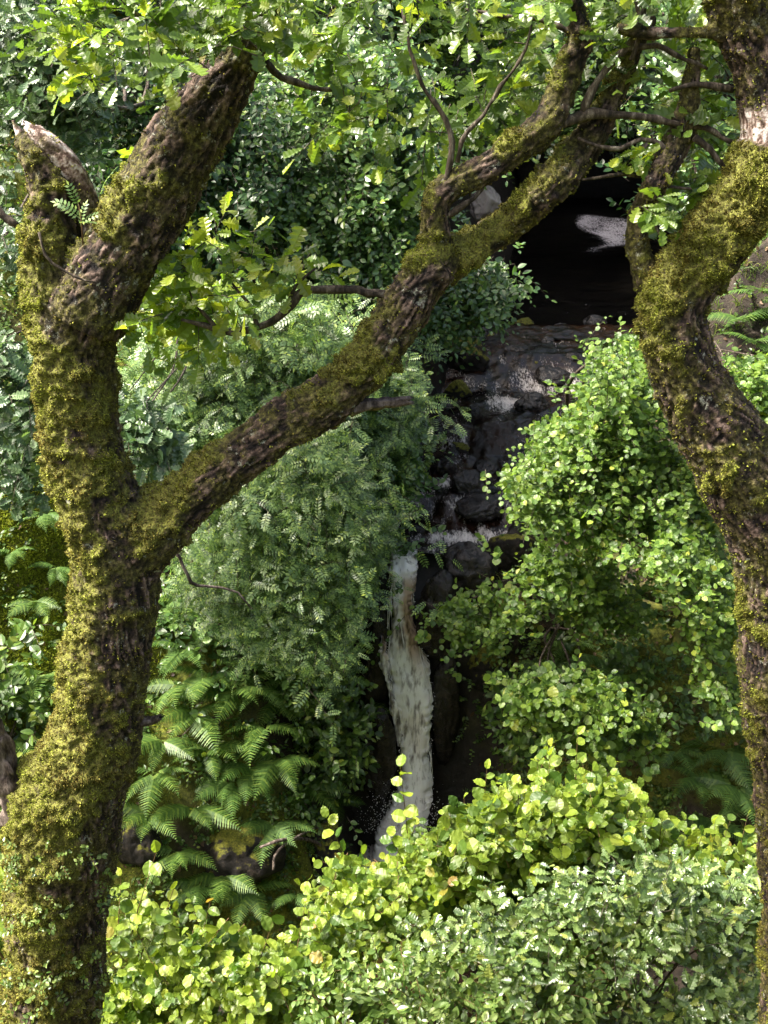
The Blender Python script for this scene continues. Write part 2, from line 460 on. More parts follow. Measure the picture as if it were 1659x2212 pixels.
def fall_mat():
    m, N, L, out = newmat('falling_white_water')
    a = N.new('ShaderNodeAttribute'); a.attribute_name = 'foam'
    tc = N.new('ShaderNodeTexCoord')
    mp = N.new('ShaderNodeMapping'); mp.inputs['Scale'].default_value = (1.8, 1.8, .40)
    L.new(tc.outputs['Object'], mp.inputs[0])
    n1 = noise(N, L, 9, 4, .55, vec=mp.outputs[0])
    n2 = noise(N, L, 2.0, 3, .6, vec=tc.outputs['Object'])
    sb = N.new('ShaderNodeMath'); sb.operation = 'SUBTRACT'; sb.inputs[1].default_value = .5; L.new(n1.outputs[0], sb.inputs[0])
    ad = N.new('ShaderNodeMath'); ad.operation = 'MULTIPLY_ADD'; ad.inputs[1].default_value = 2.6
    L.new(sb.outputs[0], ad.inputs[0]); L.new(a.outputs['Fac'], ad.inputs[2])
    r = ramp(N, [(.0, (.08, .072, .068)), (.25, (.24, .225, .215)), (.5, (.60, .585, .58)), (.72, (.95, .95, .95))]); L.new(ad.outputs[0], r.inputs[0])
    tint = ramp(N, [(.36, (.70, .58, .47)), (.52, (1, 1, 1))]); L.new(n2.outputs[0], tint.inputs[0])
    mx = N.new('ShaderNodeMix'); mx.data_type = 'RGBA'; mx.blend_type = 'MULTIPLY'; mx.inputs[0].default_value = .35
    L.new(r.outputs[0], mx.inputs[6]); L.new(tint.outputs[0], mx.inputs[7])
    ap = N.new('ShaderNodeAttribute'); ap.attribute_name = 'peat'
    m3 = N.new('ShaderNodeMix'); m3.data_type = 'RGBA'; m3.blend_type = 'MULTIPLY'
    L.new(ap.outputs['Fac'], m3.inputs[0]); L.new(mx.outputs[2], m3.inputs[6]); m3.inputs[7].default_value = (.50, .36, .26, 1)
    p = N.new('ShaderNodeBsdfPrincipled'); L.new(m3.outputs[2], p.inputs['Base Color'])
    p.inputs['Roughness'].default_value = .35; p.inputs['IOR'].default_value = 1.33
    b = N.new('ShaderNodeBump'); b.inputs['Strength'].default_value = .4; b.inputs['Distance'].default_value = .03
    L.new(n1.outputs[0], b.inputs['Height']); L.new(b.outputs[0], p.inputs['Normal'])
    L.new(p.outputs[0], out.inputs[0])
    return m
M['fall'] = fall_mat()

# ------------------------------------------------------------------ terrain
def xs(y):
    return np.interp(y, [0, 9, 11.5, 12.5, 12.8, 13.2, 14.8, 16.5, 19, 25, 31, 40], [.8, .5, .3, .25, .72, .85, 1.2, 2.05, 3.05, 4.7, 6.2, 7.5])
def hw(y):
    return np.interp(y, [0, 10, 11.8, 12.3, 12.55, 12.8, 13.2, 14.8, 16.5, 19, 25, 31, 40], [.8, 1.0, .55, .26, .34, .78, .8, .72, 1.15, 1.4, 1.8, 2.3, 2.6])
def rbay(y):
    return np.interp(y, [16.8, 18.4, 27, 31, 35], [0, 1.7, 2.2, 1.5, 0])
def bed(y):
    return np.interp(y, [0, 11.9, 12.12, 12.36, 12.5, 13.2, 13.5, 14.8, 15.3, 16.5, 17.3, 18.5, 19.5, 60], [-10.3, -10.1, -9.3, -6.4, -6.0, -5.88, -5.62, -5.55, -5.22, -5.12, -4.72, -4.55, -4.75, -4.75])
def H0(x, y):
    x = np.asarray(x, float); y = np.asarray(y, float)
    s = x - xs(y)
    tl = y + .35 * np.maximum(0, -(x - .0))
    tr = y - .55 + .42 * np.maximum(0, x - .9)
    t = np.where(s < 0, tl, tr)
    E = np.interp(t, [9.3, 10.2, 10.9, 12, 13, 15, 18, 22, 30, 45, 80], [-10.2, -9.5, -8.1, -6.3, -4.7, -2.1, 1.0, 3.2, 7.5, 14, 26])
    ch = bed(y) + np.maximum(0, np.abs(s) - hw(y) - np.where(s > 0, rbay(y), 0)) * np.where(s < 0, 3.2, np.interp(y, [13, 14, 17.2, 18.2], [2.2, 1.0, 1.0, 2.2]))
    head = bed(y) + np.maximum(0, y - 36.5) * 6
    z = np.minimum(E, np.maximum(ch, head))
    zc = np.interp(y, [-60, -6, 0, 2, 4, 5, 7, 8.5, 10], [-1.2, -1.5, -1.75, -3.4, -6.2, -7.4, -9.2, -10.1, -10.4])
    return np.maximum(z, zc)
def H(x, y):
    x = np.asarray(x, float); y = np.asarray(y, float)
    z = H0(x, y)
    P = np.stack([x, y, z * .8], -1)
    n = fbm(P * .9, 3, 5) - .5
    s = np.abs(x - xs(y)) - hw(y) - np.where(x > xs(y), rbay(y), 0)
    k = np.clip(.25 + s * .6, .12, 1.0)
    return z + n * 1.15 * k + (fbm(P * 3.1, 9, 3) - .5) * .3 * k

def axis(pieces):
    return np.concatenate([np.arange(a, b, d) for a, b, d in pieces])
gx = axis([(-160, -20, 10), (-20, -8, 1.0), (-8, 9, .11), (9, 20, 1.0), (20, 161, 10)])
gy = axis([(-60, 0, 4), (0, 8, .35), (8, 19, .1), (19, 38, .3), (38, 60, 1.5), (60, 260, 12)])
GX, GY = np.meshgrid(gx, gy)
GZ = H(GX, GY)
V = np.stack([GX, GY, GZ], -1).reshape(-1, 3)
nx, ny = len(gx), len(gy)
ii = np.arange(ny - 1)[:, None] * nx + np.arange(nx - 1)[None]
GQ = np.stack([ii, ii + 1, ii + nx + 1, ii + nx], -1).reshape(-1, 4)
sabs = np.abs(V[:, 0] - xs(V[:, 1])) - hw(V[:, 1]) - np.where(V[:, 0] > xs(V[:, 1]), rbay(V[:, 1]), 0)
wet = sstep(1.0, .15, sabs) * sstep(10.5, 11.8, V[:, 1])
wet = np.maximum(wet, sstep(4.5, 2.5, sabs) * sstep(16.8, 18.5, V[:, 1]))  # shade painted up the pool walls, dark colour beyond the real wet edge
moss = fbm(V * np.array([.8, .8, .8]), 21, 4) * 1.5 - .45 + .45 * sstep(-2.2, -3.4, V[:, 0]) + .25 * sstep(12.4, 11.2, V[:, 1])
# jitter the steep faces sideways so cliffs are craggy
jit = (fbm(V * 1.7, 31, 4) - .5)[:, None] * np.array([.35, .55, 0]) * ((V[:, 1] > 8) & (V[:, 1] < 20))[:, None]
Vg = V + jit
mbank = sstep(-2.3, -3.1, V[:, 0]) * sstep(-3.5, -4.8, V[:, 2]) * sstep(-7.2, -6.0, V[:, 2]) * (V[:, 1] > 9)
moss = np.maximum(moss, mbank * 1.2)
terrain = mk('ground_terrain', Vg, GQ, M['ground'], attrs={'moss': np.clip(moss, 0, 1), 'wet': wet})
tag(terrain, 'dark mossy earth and rock of the ravine banks', 'ground', kind='structure')

def hit(px, py, off=0.0):
    d = ray(px, py)
    ys = np.arange(6.5, 45, .03)
    pts = d[None] * (ys / d[1])[:, None]
    hh = H(pts[:, 0], pts[:, 1])
    k = np.argmax(pts[:, 2] < hh)
    if not (pts[:, 2] < hh).any(): k = len(ys) - 1
    return pts[k], float(ys[k])

# ------------------------------------------------------------------ leaf templates: x across, y along, z up
def blade(ts, ws, fold=.22, wav=0.0, stalk=.0):
    rows = []
    for i, (t, w_) in enumerate(zip(ts, ws)):
        zz = fold * w_ + (wav if i % 2 else -wav)
        rows.append([(-w_, t, zz), (0, t, 0), (w_, t, zz)])
    V = np.array(rows).reshape(-1, 3)
    f = []
    for i in range(len(ts) - 1):
        a = i * 3
        f += [(a, a + 1, a + 4, a + 3), (a + 1, a + 2, a + 5, a + 4)]
    return V, np.array(f)

T_OAK = blade([0, .1, .2, .27, .33, .43, .5, .58, .68, .75, .82, .92, .97, 1.0],
              [.012, .03, .13, .15, .09, .24, .25, .15, .31, .30, .19, .24, .16, .02], .3, .012)
T_OAK2 = blade([0, .14, .24, .3, .42, .5, .6, .7, .8, .9, .98, 1.0],
               [.012, .08, .13, .08, .21, .13, .27, .17, .26, .19, .10, .01], .45, .02)
T_HAZEL = blade([-.22, -.01, .0, .12, .3, .5, .68, .8, .9, .96, 1.05], [.008, .01, .16, .33, .43, .46, .42, .33, .22, .08, .0], .12, .018)
T_HAZEL2 = blade([-.2, -.01, .0, .12, .3, .5, .68, .8, .9, 1.02], [.008, .01, .12, .27, .37, .42, .37, .29, .19, .0], .3, .02)
T_SMALL = blade([0, .12, .35, .6, .85, 1.0], [.01, .17, .30, .29, .14, 0], .2, 0)
T_OVAL = blade([0, .1, .3, .55, .8, 1.0], [.01, .12, .24, .26, .15, 0], .25, .01)

def rowan(n=6, wv=.055, ln=.30):
    A = []; Fq = []; k = 0
    def leaflet(b, d, l, w_):
        nonlocal k
        d = np.array(d) / np.linalg.norm(d); s = np.array([d[1], -d[0], 0])
        A.extend([b, b + d * l * .45 + s * w_, b + d * l, b + d * l * .45 - s * w_])
        Fq.append((k, k + 1, k + 2, k + 3)); k += 4
    for i in range(n):
        t = .16 + .74 * i / (n - 1)
        l = ln * (1 - .5 * abs(t - .55))
        for sgn in (-1, 1):
            leaflet(np.array([0, t, 0.]), (sgn * 1, .35, -.12), l, wv)
    leaflet(np.array([0, .93, 0.]), (0, 1, 0), ln * .8, wv)
    A.extend([np.array([-.012, 0, 0]), np.array([.012, 0, 0]), np.array([.006, .95, 0]), np.array([-.006, .95, 0])])
    Fq.append((k, k + 1, k + 2, k + 3))
    return np.array(A, float), np.array(Fq)
T_ROWAN = rowan()

def place(T, O, D, Nn, size, curl=None, wscale=None):
    """instances of a leaf template; returns V, F"""
    TV, TF = T
    D = unit(D)
    Nn = unit(Nn - D * np.sum(Nn * D, -1, keepdims=True))
    X = np.cross(D, Nn)
    n = len(O)
    if curl is None: curl = np.zeros(n)
    if wscale is None: wscale = np.ones(n)
    z = TV[None, :, 2] + curl[:, None] * TV[None, :, 1] ** 2
    V = O[:, None] + size[:, None, None] * (TV[None, :, 0, None] * wscale[:, None, None] * X[:, None] + TV[None, :, 1, None] * D[:, None] + z[..., None] * Nn[:, None])
    F = TF[None] + (np.arange(n) * len(TV))[:, None, None]
    return V.reshape(-1, 3), F.reshape(-1, TF.shape[1])

def in_poly(px, py, poly):
    p = np.asarray(poly, float)
    r = np.zeros(len(px), bool)
    j = len(p) - 1
    for i in range(len(p)):
        c = ((p[i, 1] > py) != (p[j, 1] > py)) & (px < (p[j, 0] - p[i, 0]) * (py - p[i, 1]) / (p[j, 1] - p[i, 1] + 1e-12) + p[i, 0])
        r ^= c
        j = i
    return r

def poly_pts(poly, n, Y, thick, gap=.0, gfreq=2.0, seed=0, rng=RNG, slope=0.0):
    """n points inside a crown: an outline at distance Y, rounded in depth"""
    p = np.asarray(poly, float)
    lo, hi = p.min(0), p.max(0)
    res = []
    cnt = 0
    while cnt < n:
        q = rng.uniform(lo, hi, (n * 3, 2))
        q = q[in_poly(q[:, 0], q[:, 1], p)]
        Yo = Y + thick * rng.uniform(-1, 1, len(q)) + slope * (CY - q[:, 1]) / 1000
        P = at(q[:, 0], q[:, 1], Yo)
        if gap > 0:
            nz = fbm(P * gfreq, 50 + seed, 3)
            P = P[nz > gap]
        res.append(P); cnt += len(P)
    return np.vstack(res)[:n]

def layered(poly, n, Y, thick, nl, sig, gap, gfreq, seed, rng, slope):
    """crown points gathered in tilted leaf plates, so gaps and dark undersides show between them"""
    C = poly_pts(poly, nl, Y, thick, gap, gfreq, seed, rng, slope)
    wts = rng.uniform(.4, 1.6, nl)
    out, cnt = [], 0
    tilt = rng.normal(0, .3, (nl, 2)) + np.array([0, .25])
    scl = rng.uniform(.6, 1.4, nl)
    while cnt < n:
        k = rng.choice(nl, n, p=wts / wts.sum())
        d = rng.normal(0, 1, (n, 3)) * np.array(sig) * scl[k][:, None]
        d[:, 2] += d[:, 0] * tilt[k, 0] + d[:, 1] * tilt[k, 1]
        P = C[k] + d
        px, py = proj(P)
        P = P[in_poly(px, py, poly) | (rng.uniform(0, 1, n) < .10)]
        out.append(P); cnt += len(P)
    return np.vstack(out)[:n]

def sprays(base, dirs, length, k, leaf, T_list, droop=.25, rng=RNG, up=(0, -.25, 1.0), upj=.45, lsp=.95, curl=(-.35, .1), side=.9, twig=.004, szj=.24, phase=0):
    """twigs with k alternating leaves; returns leaves (V,F per template) and twig tubes"""
    n = len(base)
    dirs = unit(dirs)
    t = np.linspace(.12, 1.0, k)
    L = np.asarray(length)[:, None, None]
    P = base[:, None] + dirs[:, None] * L * t[None, :, None]
    P[..., 2] -= (droop * np.asarray(length))[:, None] * t[None] ** 2
    sd = unit(np.cross(dirs, np.array(up) + rng.normal(0, .35, (n, 3))))
    sg = np.where((np.arange(k) % 2) == 0, 1, -1)[None, :, None]
    last = (np.arange(k) == k - 1)[None, :, None]
    D = dirs[:, None] * lsp * .6 + sd[:, None] * sg * side * np.where(last, .15, 1) + rng.normal(0, .22, (n, k, 3))
    D[..., 2] -= .18
    Nn = np.array(up)[None, None] + rng.normal(0, upj, (n, k, 3)) + dirs[:, None] * .1
    O = P.reshape(-1, 3); D = D.reshape(-1, 3); Nn = Nn.reshape(-1, 3)
    sz = (np.asarray(leaf)[:, None] * (1 + szj * rng.uniform(-1, 1, (n, k))) * (1 - .25 * t[None] ** 3)).ravel()
    cu = rng.uniform(curl[0], curl[1], n * k)
    out = []
    pick = rng.integers(0, len(T_list), n * k)
    for i, T in enumerate(T_list):
        m_ = pick == i
        if m_.any(): out.append(place(T, O[m_], D[m_], Nn[m_], sz[m_], cu[m_], rng.uniform(.8, 1.15, m_.sum())))
    # twigs: three-sided, three rings
    tt = np.array([0, .5, 1.0])
    C = base[:, None] + dirs[:, None] * L * tt[None, :, None]
    C[..., 2] -= (droop * np.asarray(length))[:, None] * tt[None] ** 2
    u = unit(np.cross(dirs, [.2, .3, .93])); v = np.cross(dirs, u)
    a = np.array([0, 2.094, 4.189])
    ring = np.cos(a)[None, :, None] * u[:, None] + np.sin(a)[None, :, None] * v[:, None]
    R = twig * np.array([1, .7, .3])
    TV = (C[:, :, None] + R[None, :, None, None] * ring[:, None]).reshape(-1, 3)
    f = []
    for r in range(2):
        for j in range(3):
            f.append((r * 3 + j, r * 3 + (j + 1) % 3, r * 3 + 3 + (j + 1) % 3, r * 3 + 3 + j))
    TF = (np.array(f)[None] + (np.arange(n) * 9)[:, None, None]).reshape(-1, 4)
    return out, (TV, TF)

def stems_to(acc, root, targets, r0, rng=RNG, bend=.25, nseg=6, r1=.35):
    for tg in targets:
        a = np.asarray(root, float) + rng.normal(0, r0 * 1.2, 3) * np.array([1, 1, 0])
        b = np.asarray(tg, float)
        L = np.linalg.norm(b - a)
        m1 = a * .66 + b * .34 + np.array([0, 0, L * .10]) + rng.normal(0, bend * L * .15, 3)
        m2 = a * .33 + b * .67 + np.array([0, 0, L * .08]) + rng.normal(0, bend * L * .15, 3)
        P, R, _ = resample([a, m1, m2, b], [r0, r0 * .8, r0 * .6, r0 * r1], max(.06, L / 14))
        acc.tube(P, R, nseg)

LS, NS = .78, 1.9
def shrub(name, label, cat, poly, Y, thick, n, k, leafpx, lenpx, T_list, mat, root=None, nstem=7, r0=.018, gap=.3, gfreq=1.6, seed=0, dirup=.5, droop=.25, up=(0, -.3, 1), upj=.45, shoots=(), group=None, slope=0, twigmat='twig', side=.9, curl=(-.35, .1), ragged=10, plates=9, psig=(95, 90, 22), toward=-.35, twig=.004):
    rng = np.random.default_rng(100 + seed)
    leafpx *= LS; n = int(n * NS)
    pc = np.asarray(poly, float).mean(0)
    mpp = float(ppx(pc[0], pc[1], Y))
    P = layered(poly, n, Y, thick, max(4, n // plates), np.array(psig) * .5 * mpp, gap, gfreq, seed, rng, slope)
    c = P.mean(0)
    P = P + rng.normal(0, 1, P.shape) * ragged * mpp * rng.uniform(0, 1.6, (len(P), 1)) ** 2
    if root is None and Y > 7.2:
        ys_ = np.arange(c[1] + thick * .3, c[1] + 14, .1)
        hz_ = H(np.full(len(ys_), c[0]), ys_)
        k_ = int(np.argmax(hz_ > c[2] - .7)) if (hz_ > c[2] - .7).any() else 0
        root = np.array([c[0], ys_[k_], hz_[k_] - .05])
    if root is None:
        rx, ry = c[0], c[1] + thick * .5
        root = np.array([rx, ry, float(H(rx, ry)) - .05])
    else:
        root = np.asarray(root, float)
    th = thing(name, root, label, cat, group)
    outw = unit(P - np.array([c[0], c[1] + thick, c[2] - .4]))
    D = outw * .7 + rng.normal(0, .55, P.shape) + np.array([0, toward, dirup])
    ln = lenpx * mpp * rng.uniform(.6, 1.3, n)
    lf = leafpx * mpp * rng.uniform(.75, 1.2, n)
    base = P - unit(D) * (ln * .6)[:, None]
    leaves, tw = sprays(base, D, ln, k, lf, T_list, droop, rng, up, upj, side=side, curl=curl, twig=twig)
    A = Acc()
    for v_, f_ in leaves: A.add(v_, f_)
    W = Acc(); W.add(*tw)
    for (tx, ty, bx, by, kk) in shoots:          # upright leading shoots
        tip = at(tx, ty, Y - thick * .3); b0 = at(bx, by, Y - thick * .2)
        d = tip - b0
        l_ = np.array([np.linalg.norm(d)])
        lv, tws = sprays(b0[None], d[None], l_, kk, np.array([leafpx * mpp * 1.2]), T_list, .0, rng, (0, -.45, .85), .5, side=1.0, curl=curl, twig=twig * 1.4)
        for v_, f_ in lv: A.add(v_, f_)
        W.add(*tws)
    A.build('foliage', mat if not isinstance(mat, str) else M[mat], th, smooth=False)
    tg = P[rng.choice(len(P), nstem, replace=False)]
    W.build('twig_sprays', M[twigmat], th)
    for t_ in tg:
        W2 = Acc(); stems_to(W2, root, [t_], r0, rng); W2.build('stem', M[twigmat], th)
    return th

# ------------------------------------------------------------------ water
def sheet(name, ys, nu, wfun, zfun, mat, amp, ff, label, seed, crest=0.0):
    U = np.linspace(-1, 1, nu)
    Y, UU = np.meshgrid(ys, U, indexing='ij')
    X = xs(Y) + UU * wfun(Y)
    Z = zfun(Y)
    P = np.stack([X, Y, Z], -1)
    Z = Z + amp * (fbm(P * np.array([3.2, 2.4, 1]), seed, 4) - .5) * 2
    P[..., 2] = Z
    n, m_ = P.shape[:2]
    i = np.arange(n - 1)[:, None] * m_ + np.arange(m_ - 1)[None]
    F = np.stack([i, i + 1, i + m_ + 1, i + m_], -1).reshape(-1, 4)
    foam = np.clip(ff(P) + crest * (fbm(P * np.array([9.5, 3.6, 1]), seed, 4) - .5) * 2, 0, 1)
    if crest: P[..., 2] += .09 * (fbm(P * np.array([7.5, 4.5, 1]), seed, 4) - .5)
    o = mk(name, P.reshape(-1, 3), F, mat, attrs={'foam': foam.ravel()})
    return tag(o, label, None, kind='structure')

def rapid_foam(P):
    y = P[..., 1]
    gr = np.abs(bed(y + .12) - bed(y - .16)) / .28
    f = .02 + .30 * sstep(.15, 1.2, gr) + .75 * (fbm(P * np.array([1.9, 1.5, 1]), 77, 3) - .5)
    f = f + .55 * np.exp(-((y - 12.86 - .12 * (P[..., 0] - .9)) / .15) ** 2) * sstep(.35, .7, P[..., 0]) + .3 * np.exp(-((y - 13.9) / .2) ** 2) * sstep(.3, .8, P[..., 0])
    f = f + .75 * np.exp(-((y - 16.15) / .32) ** 2) * np.exp(-((P[..., 0] - 1.8) / .33) ** 2) + .3 * np.exp(-((y - 16.6) / .25) ** 2) * sstep(1.9, 2.5, P[..., 0])
    return np.clip(f - .25 * sstep(17.0, 17.8, y), 0, 1)
sheet('rapids_water', np.arange(12.50, 19.1, .03), 70, lambda y: hw(y) + .16, lambda y: bed(y) + .14, M['water'], .06, rapid_foam, 'brown peaty water tumbling over stones above the waterfall', 5, .7)
sheet('plunge_pool_water', np.arange(8.6, 12.1, .06), 50, lambda y: hw(y) + .2, lambda y: -9.93 + 0 * y, M['water'], .05, lambda P: np.clip(1.15 * np.exp(-((P[..., 1] - 11.55) / .5) ** 2 - ((P[..., 0] - .2) / .7) ** 2), 0, 1), 'foaming pool at the foot of the waterfall', 8)

# patch of pale foam lying on the far pool
fp = [(1243, 470), (1262, 461), (1300, 462), (1345, 470), (1385, 478), (1390, 512), (1340, 521), (1315, 530), (1306, 548), (1283, 550), (1290, 531), (1300, 516), (1283, 500), (1258, 490)]
def on_plane(px, py, z):
    d = ray(px, py)
    return d * (z / d[..., 2])[..., None]
fw = on_plane(np.array([p[0] for p in fp], float), np.array([p[1] for p in fp], float), -4.47)
def pool_foam_glints(P):
    wv = np.stack([fbm(P * np.array([.9, .5, 1]), 3, 4), fbm(P * np.array([.9, .5, 1]), 4, 4)], -1) - .5
    acc = 0
    for du, dv in np.random.default_rng(2).normal(0, 1, (24, 2)) * np.array([.13, .32]):
        q = P[..., :2] + wv * np.array([1.0, 2.2]) + np.array([du, dv])
        acc = acc + in_poly(q[..., 0].ravel(), q[..., 1].ravel(), fw[:, :2]).reshape(P.shape[:2])
    f = acc / 24.0
    return f * (.30 + .65 * fbm(P * np.array([1.6, .8, 1]), 12, 4)) + .22 * sstep(.62, .72, fbm(P * np.array([5, 3.5, 1]), 13, 3)) * sstep(27, 19, P[..., 1])  # last term paints glints of the near ripples as pale specks
sheet('pool_water', np.concatenate([np.arange(17.9, 24, .06), np.arange(24, 38, .09)]), 110, lambda y: hw(y) + .6 + rbay(y), lambda y: np.maximum(bed(y) + .1, -4.5) + 0 * y, M['pool'], .02, pool_foam_glints, 'black still pool above the rapids with a patch of drifting foam', 6)

# the waterfall: one falling body of water and a thin side strand
def fall(name, rows, Yr, label, seed, foamf, thick=.11):
    rows = np.array(rows, float)
    yy = np.linspace(rows[0, 0], rows[-1, 0], 200)
    lf = np.interp(yy, rows[:, 0], rows[:, 1]); rt = np.interp(yy, rows[:, 0], rows[:, 2])
    k = np.ones(7) / 7
    sm = lambda a: np.convolve(np.pad(a, 3, 'edge'), k, 'valid')
    lf, rt = sm(lf), sm(rt)
    Yy = np.interp(yy, Yr[0], Yr[1])
    U = np.linspace(-1, 1, 44)
    e = np.stack([np.zeros_like(yy), yy * .03, yy * 0], -1)
    e2 = e * 5
    lf = lf + (vnoise(e, seed) - .5) * 12 + (vnoise(e2, seed) - .5) * 7; rt = rt + (vnoise(e, seed + 1) - .5) * 12 + (vnoise(e2, seed + 1) - .5) * 7
    PX = (lf + rt)[:, None] / 2 + (rt - lf)[:, None] / 2 * U[None]
    PY = np.repeat(yy[:, None], len(U), 1)
    P = at(PX, PY, np.repeat(Yy[:, None], len(U), 1))
    nz = fbm(P * np.array([7, 7, 1.6]), seed + 3, 4) - .5
    nz2 = fbm(P * np.array([16, 16, 5]), seed + 5, 3) - .5
    bulge = thick * np.sqrt(np.clip(1 - U ** 2, 0, 1))[None] * 1.2
    P[..., 1] -= bulge + (nz * .10 + nz2 * .035) * (1 - np.abs(U[None]) ** 4)
    n, m_ = P.shape[:2]
    B = P.copy(); B[..., 1] = np.repeat(Yy[:, None], len(U), 1) + .06
    V = np.concatenate([P.reshape(-1, 3), B.reshape(-1, 3)])
    i = np.arange(n - 1)[:, None] * m_ + np.arange(m_ - 1)[None]
    F1 = np.stack([i, i + 1, i + m_ + 1, i + m_], -1).reshape(-1, 4)
    F2 = F1[:, ::-1] + n * m_
    fo_ = np.clip(foamf(yy[:, None], U[None]) + nz * .5, 0, 1)
    side = []
    for c in (0, m_ - 1):
        a = np.arange(n - 1) * m_ + c
        side.append(np.stack([a, a + m_, a + m_ + n * m_, a + n * m_], -1))
    o = mk(name, V, np.vstack([F1, F2] + side), M['fall'], attrs={'foam': np.tile(fo_.ravel(), 2), 'peat': np.tile(np.clip(sstep(-.35, .35, U[None] + nz * 1.2) * sstep(1215, 1260, yy)[:, None] * sstep(1470, 1380, yy)[:, None] + .0 * nz, 0, 1).ravel(), 2)})
    return tag(o, label, None, kind='structure')
YR = ([1185, 1225, 1300, 1500, 1700, 1840], [12.5, 12.32, 12.18, 12.0, 11.82, 11.6])
fall('waterfall_water', [(1192, 846, 905), (1225, 838, 901), (1260, 843, 892), (1300, 848, 890), (1350, 843, 897), (1400, 836, 910), (1450, 840, 930), (1500, 848, 938), (1560, 860, 936), (1620, 868, 929), (1680, 864, 930), (1740, 848, 930), (1790, 820, 928), (1850, 806, 935)],
     YR, 'tall narrow white waterfall plunging between dark rocks', 11,
     lambda y, u: .66 + .0 * sstep(1400, 1500, y) + .22 * sstep(1620, 1720, y) + .30 * np.exp(-((u + .3) / .35) ** 2) * sstep(1330, 1250, y) - .12 * sstep(1260, 1330, y) * sstep(1430, 1380, y) + .4 * np.abs(u) ** 3 * sstep(1360, 1420, y))
fall('waterfall_strand_water', [(1375, 826, 833), (1420, 823, 838), (1480, 832, 850), (1540, 846, 862), (1610, 862, 872)],
     ([1375, 1610], [11.98, 11.86]), 'thin side strand of white water left of the main fall', 15, lambda y, u: .5 + 0 * y * u, .05)

def strands():
    rr = np.random.default_rng(5)
    A = Acc()
    rows = np.array([(1196, 850, 902), (1260, 842, 890), (1350, 840, 898), (1420, 836, 916), (1500, 850, 936), (1600, 868, 930), (1700, 858, 930), (1800, 822, 930)], float)
    for i in range(40):
        y0 = rr.uniform(1196, 1650); y1 = min(1825, y0 + rr.uniform(25, 110))
        u = np.clip(rr.normal(0, .55), -1, 1) if i % 4 == 0 else rr.choice([-1, 1]) * rr.uniform(.8, 1.08)
        yy = np.linspace(y0, y1, 22)
        l = np.interp(yy, rows[:, 0], rows[:, 1]); r = np.interp(yy, rows[:, 0], rows[:, 2])
        px = (l + r) / 2 + (r - l) / 2 * u + (fbm(np.stack([yy * .02, yy * 0 + i, yy * 0], -1), 3, 3) - .5) * 12
        Y = np.interp(yy, YR[0], YR[1]) - .13 * np.sqrt(max(0, 1 - u * u)) - rr.uniform(.0, .06)
        P = at(px, yy, Y)
        t = np.linspace(0, 1, 22)
        R = rr.uniform(.002, .007) * np.sin(np.pi * np.clip(t, .02, .98)) ** .6 * (.6 + .8 * vnoise(np.stack([t * 9, t * 0 + i, t * 0], -1), 8))
        A.tube(P, R, 5)
    # spray drops
    n = 1500
    py = 1800 - np.abs(rr.normal(0, 45, n)); px = 872 + rr.normal(0, 40, n)
    k = 170
    py[:k] = rr.uniform(1250, 1780, k); sgn = rr.choice([-1, 1], k)
    l = np.interp(py[:k], rows[:, 0], rows[:, 1]); r = np.interp(py[:k], rows[:, 0], rows[:, 2])
    px[:k] = (l + r) / 2 + (r - l) / 2 * sgn * (1 + np.abs(rr.normal(0, .1, k)))
    P = at(px, py, np.interp(py, YR[0], YR[1]) - rr.uniform(.05, .3, n))
    oc = np.array([(1, 0, 0), (-1, 0, 0), (0, 1, 0), (0, -1, 0), (0, 0, 1.6), (0, 0, -1.6)])
    of = np.array([(0, 2, 4), (2, 1, 4), (1, 3, 4), (3, 0, 4), (2, 0, 5), (1, 2, 5), (3, 1, 5), (0, 3, 5)])
    V = P[:, None] + oc[None] * rr.uniform(.002, .007, n)[:, None, None]
    A.add(V.reshape(-1, 3), (of[None] + (np.arange(n) * 6)[:, None, None]).reshape(-1, 3))
    m, N, L, out = newmat('white_water_threads')
    p = N.new('ShaderNodeBsdfPrincipled'); p.inputs['Base Color'].default_value = (.9, .89, .88, 1); p.inputs['Roughness'].default_value = .4
    L.new(p.outputs[0], out.inputs[0])
    tag(A.build('waterfall_spray_water', m), 'white threads and drops of the falling water', None, kind='structure')
strands()

# ------------------------------------------------------------------ rocks
import bmesh
def rock(px, py, wpx, hpx, label, mat, dpx=None, seed=0, Y=None, sink=.25, block=.5, name='boulder', cat='boulder'):
    r = np.random.default_rng(500 + seed)
    if Y is None:
        Pt, Y = hit(px, py + hpx * .4)
    mp = float(ppx(px, py, Y))
    bm = bmesh.new()
    bmesh.ops.create_icosphere(bm, subdivisions=5, radius=1)
    Vv = np.array([v.co[:] for v in bm.verts]); Ff = np.array([[v.index for v in f.verts] for f in bm.faces]); bm.free()
    d = Vv.copy()
    rad = np.ones(len(d)) * 1.25
    for _ in range(9):                            # chop flat faces
        nrm = unit(r.normal(0, 1, 3)); c = r.uniform(.62, 1.0)
        dd = d @ nrm
        rad = np.minimum(rad, np.where(dd > .05, c / np.maximum(dd, .05), 9))
    Vv = d * (rad * (1 - block) + block * .95)[:, None]
    Vv += d * ((fbm(d * 1.7 + seed * 3.1, seed, 4) - .5) * .45 + (fbm(d * 6 + seed, seed + 2, 3) - .5) * .16)[:, None]
    dep = (dpx or (wpx * .8)) * mp
    S_ = np.array([wpx * mp / 2, dep / 2, hpx * mp / 2 / .9])
    loc = at(px, py, Y) + np.array([0, dep * .15, -S_[2] * .1])
    o = mk(name, Vv * S_, Ff, M[mat])
    o.location = loc
    o.rotation_euler = (0, 0, 0)
    return tag(o, label, cat)

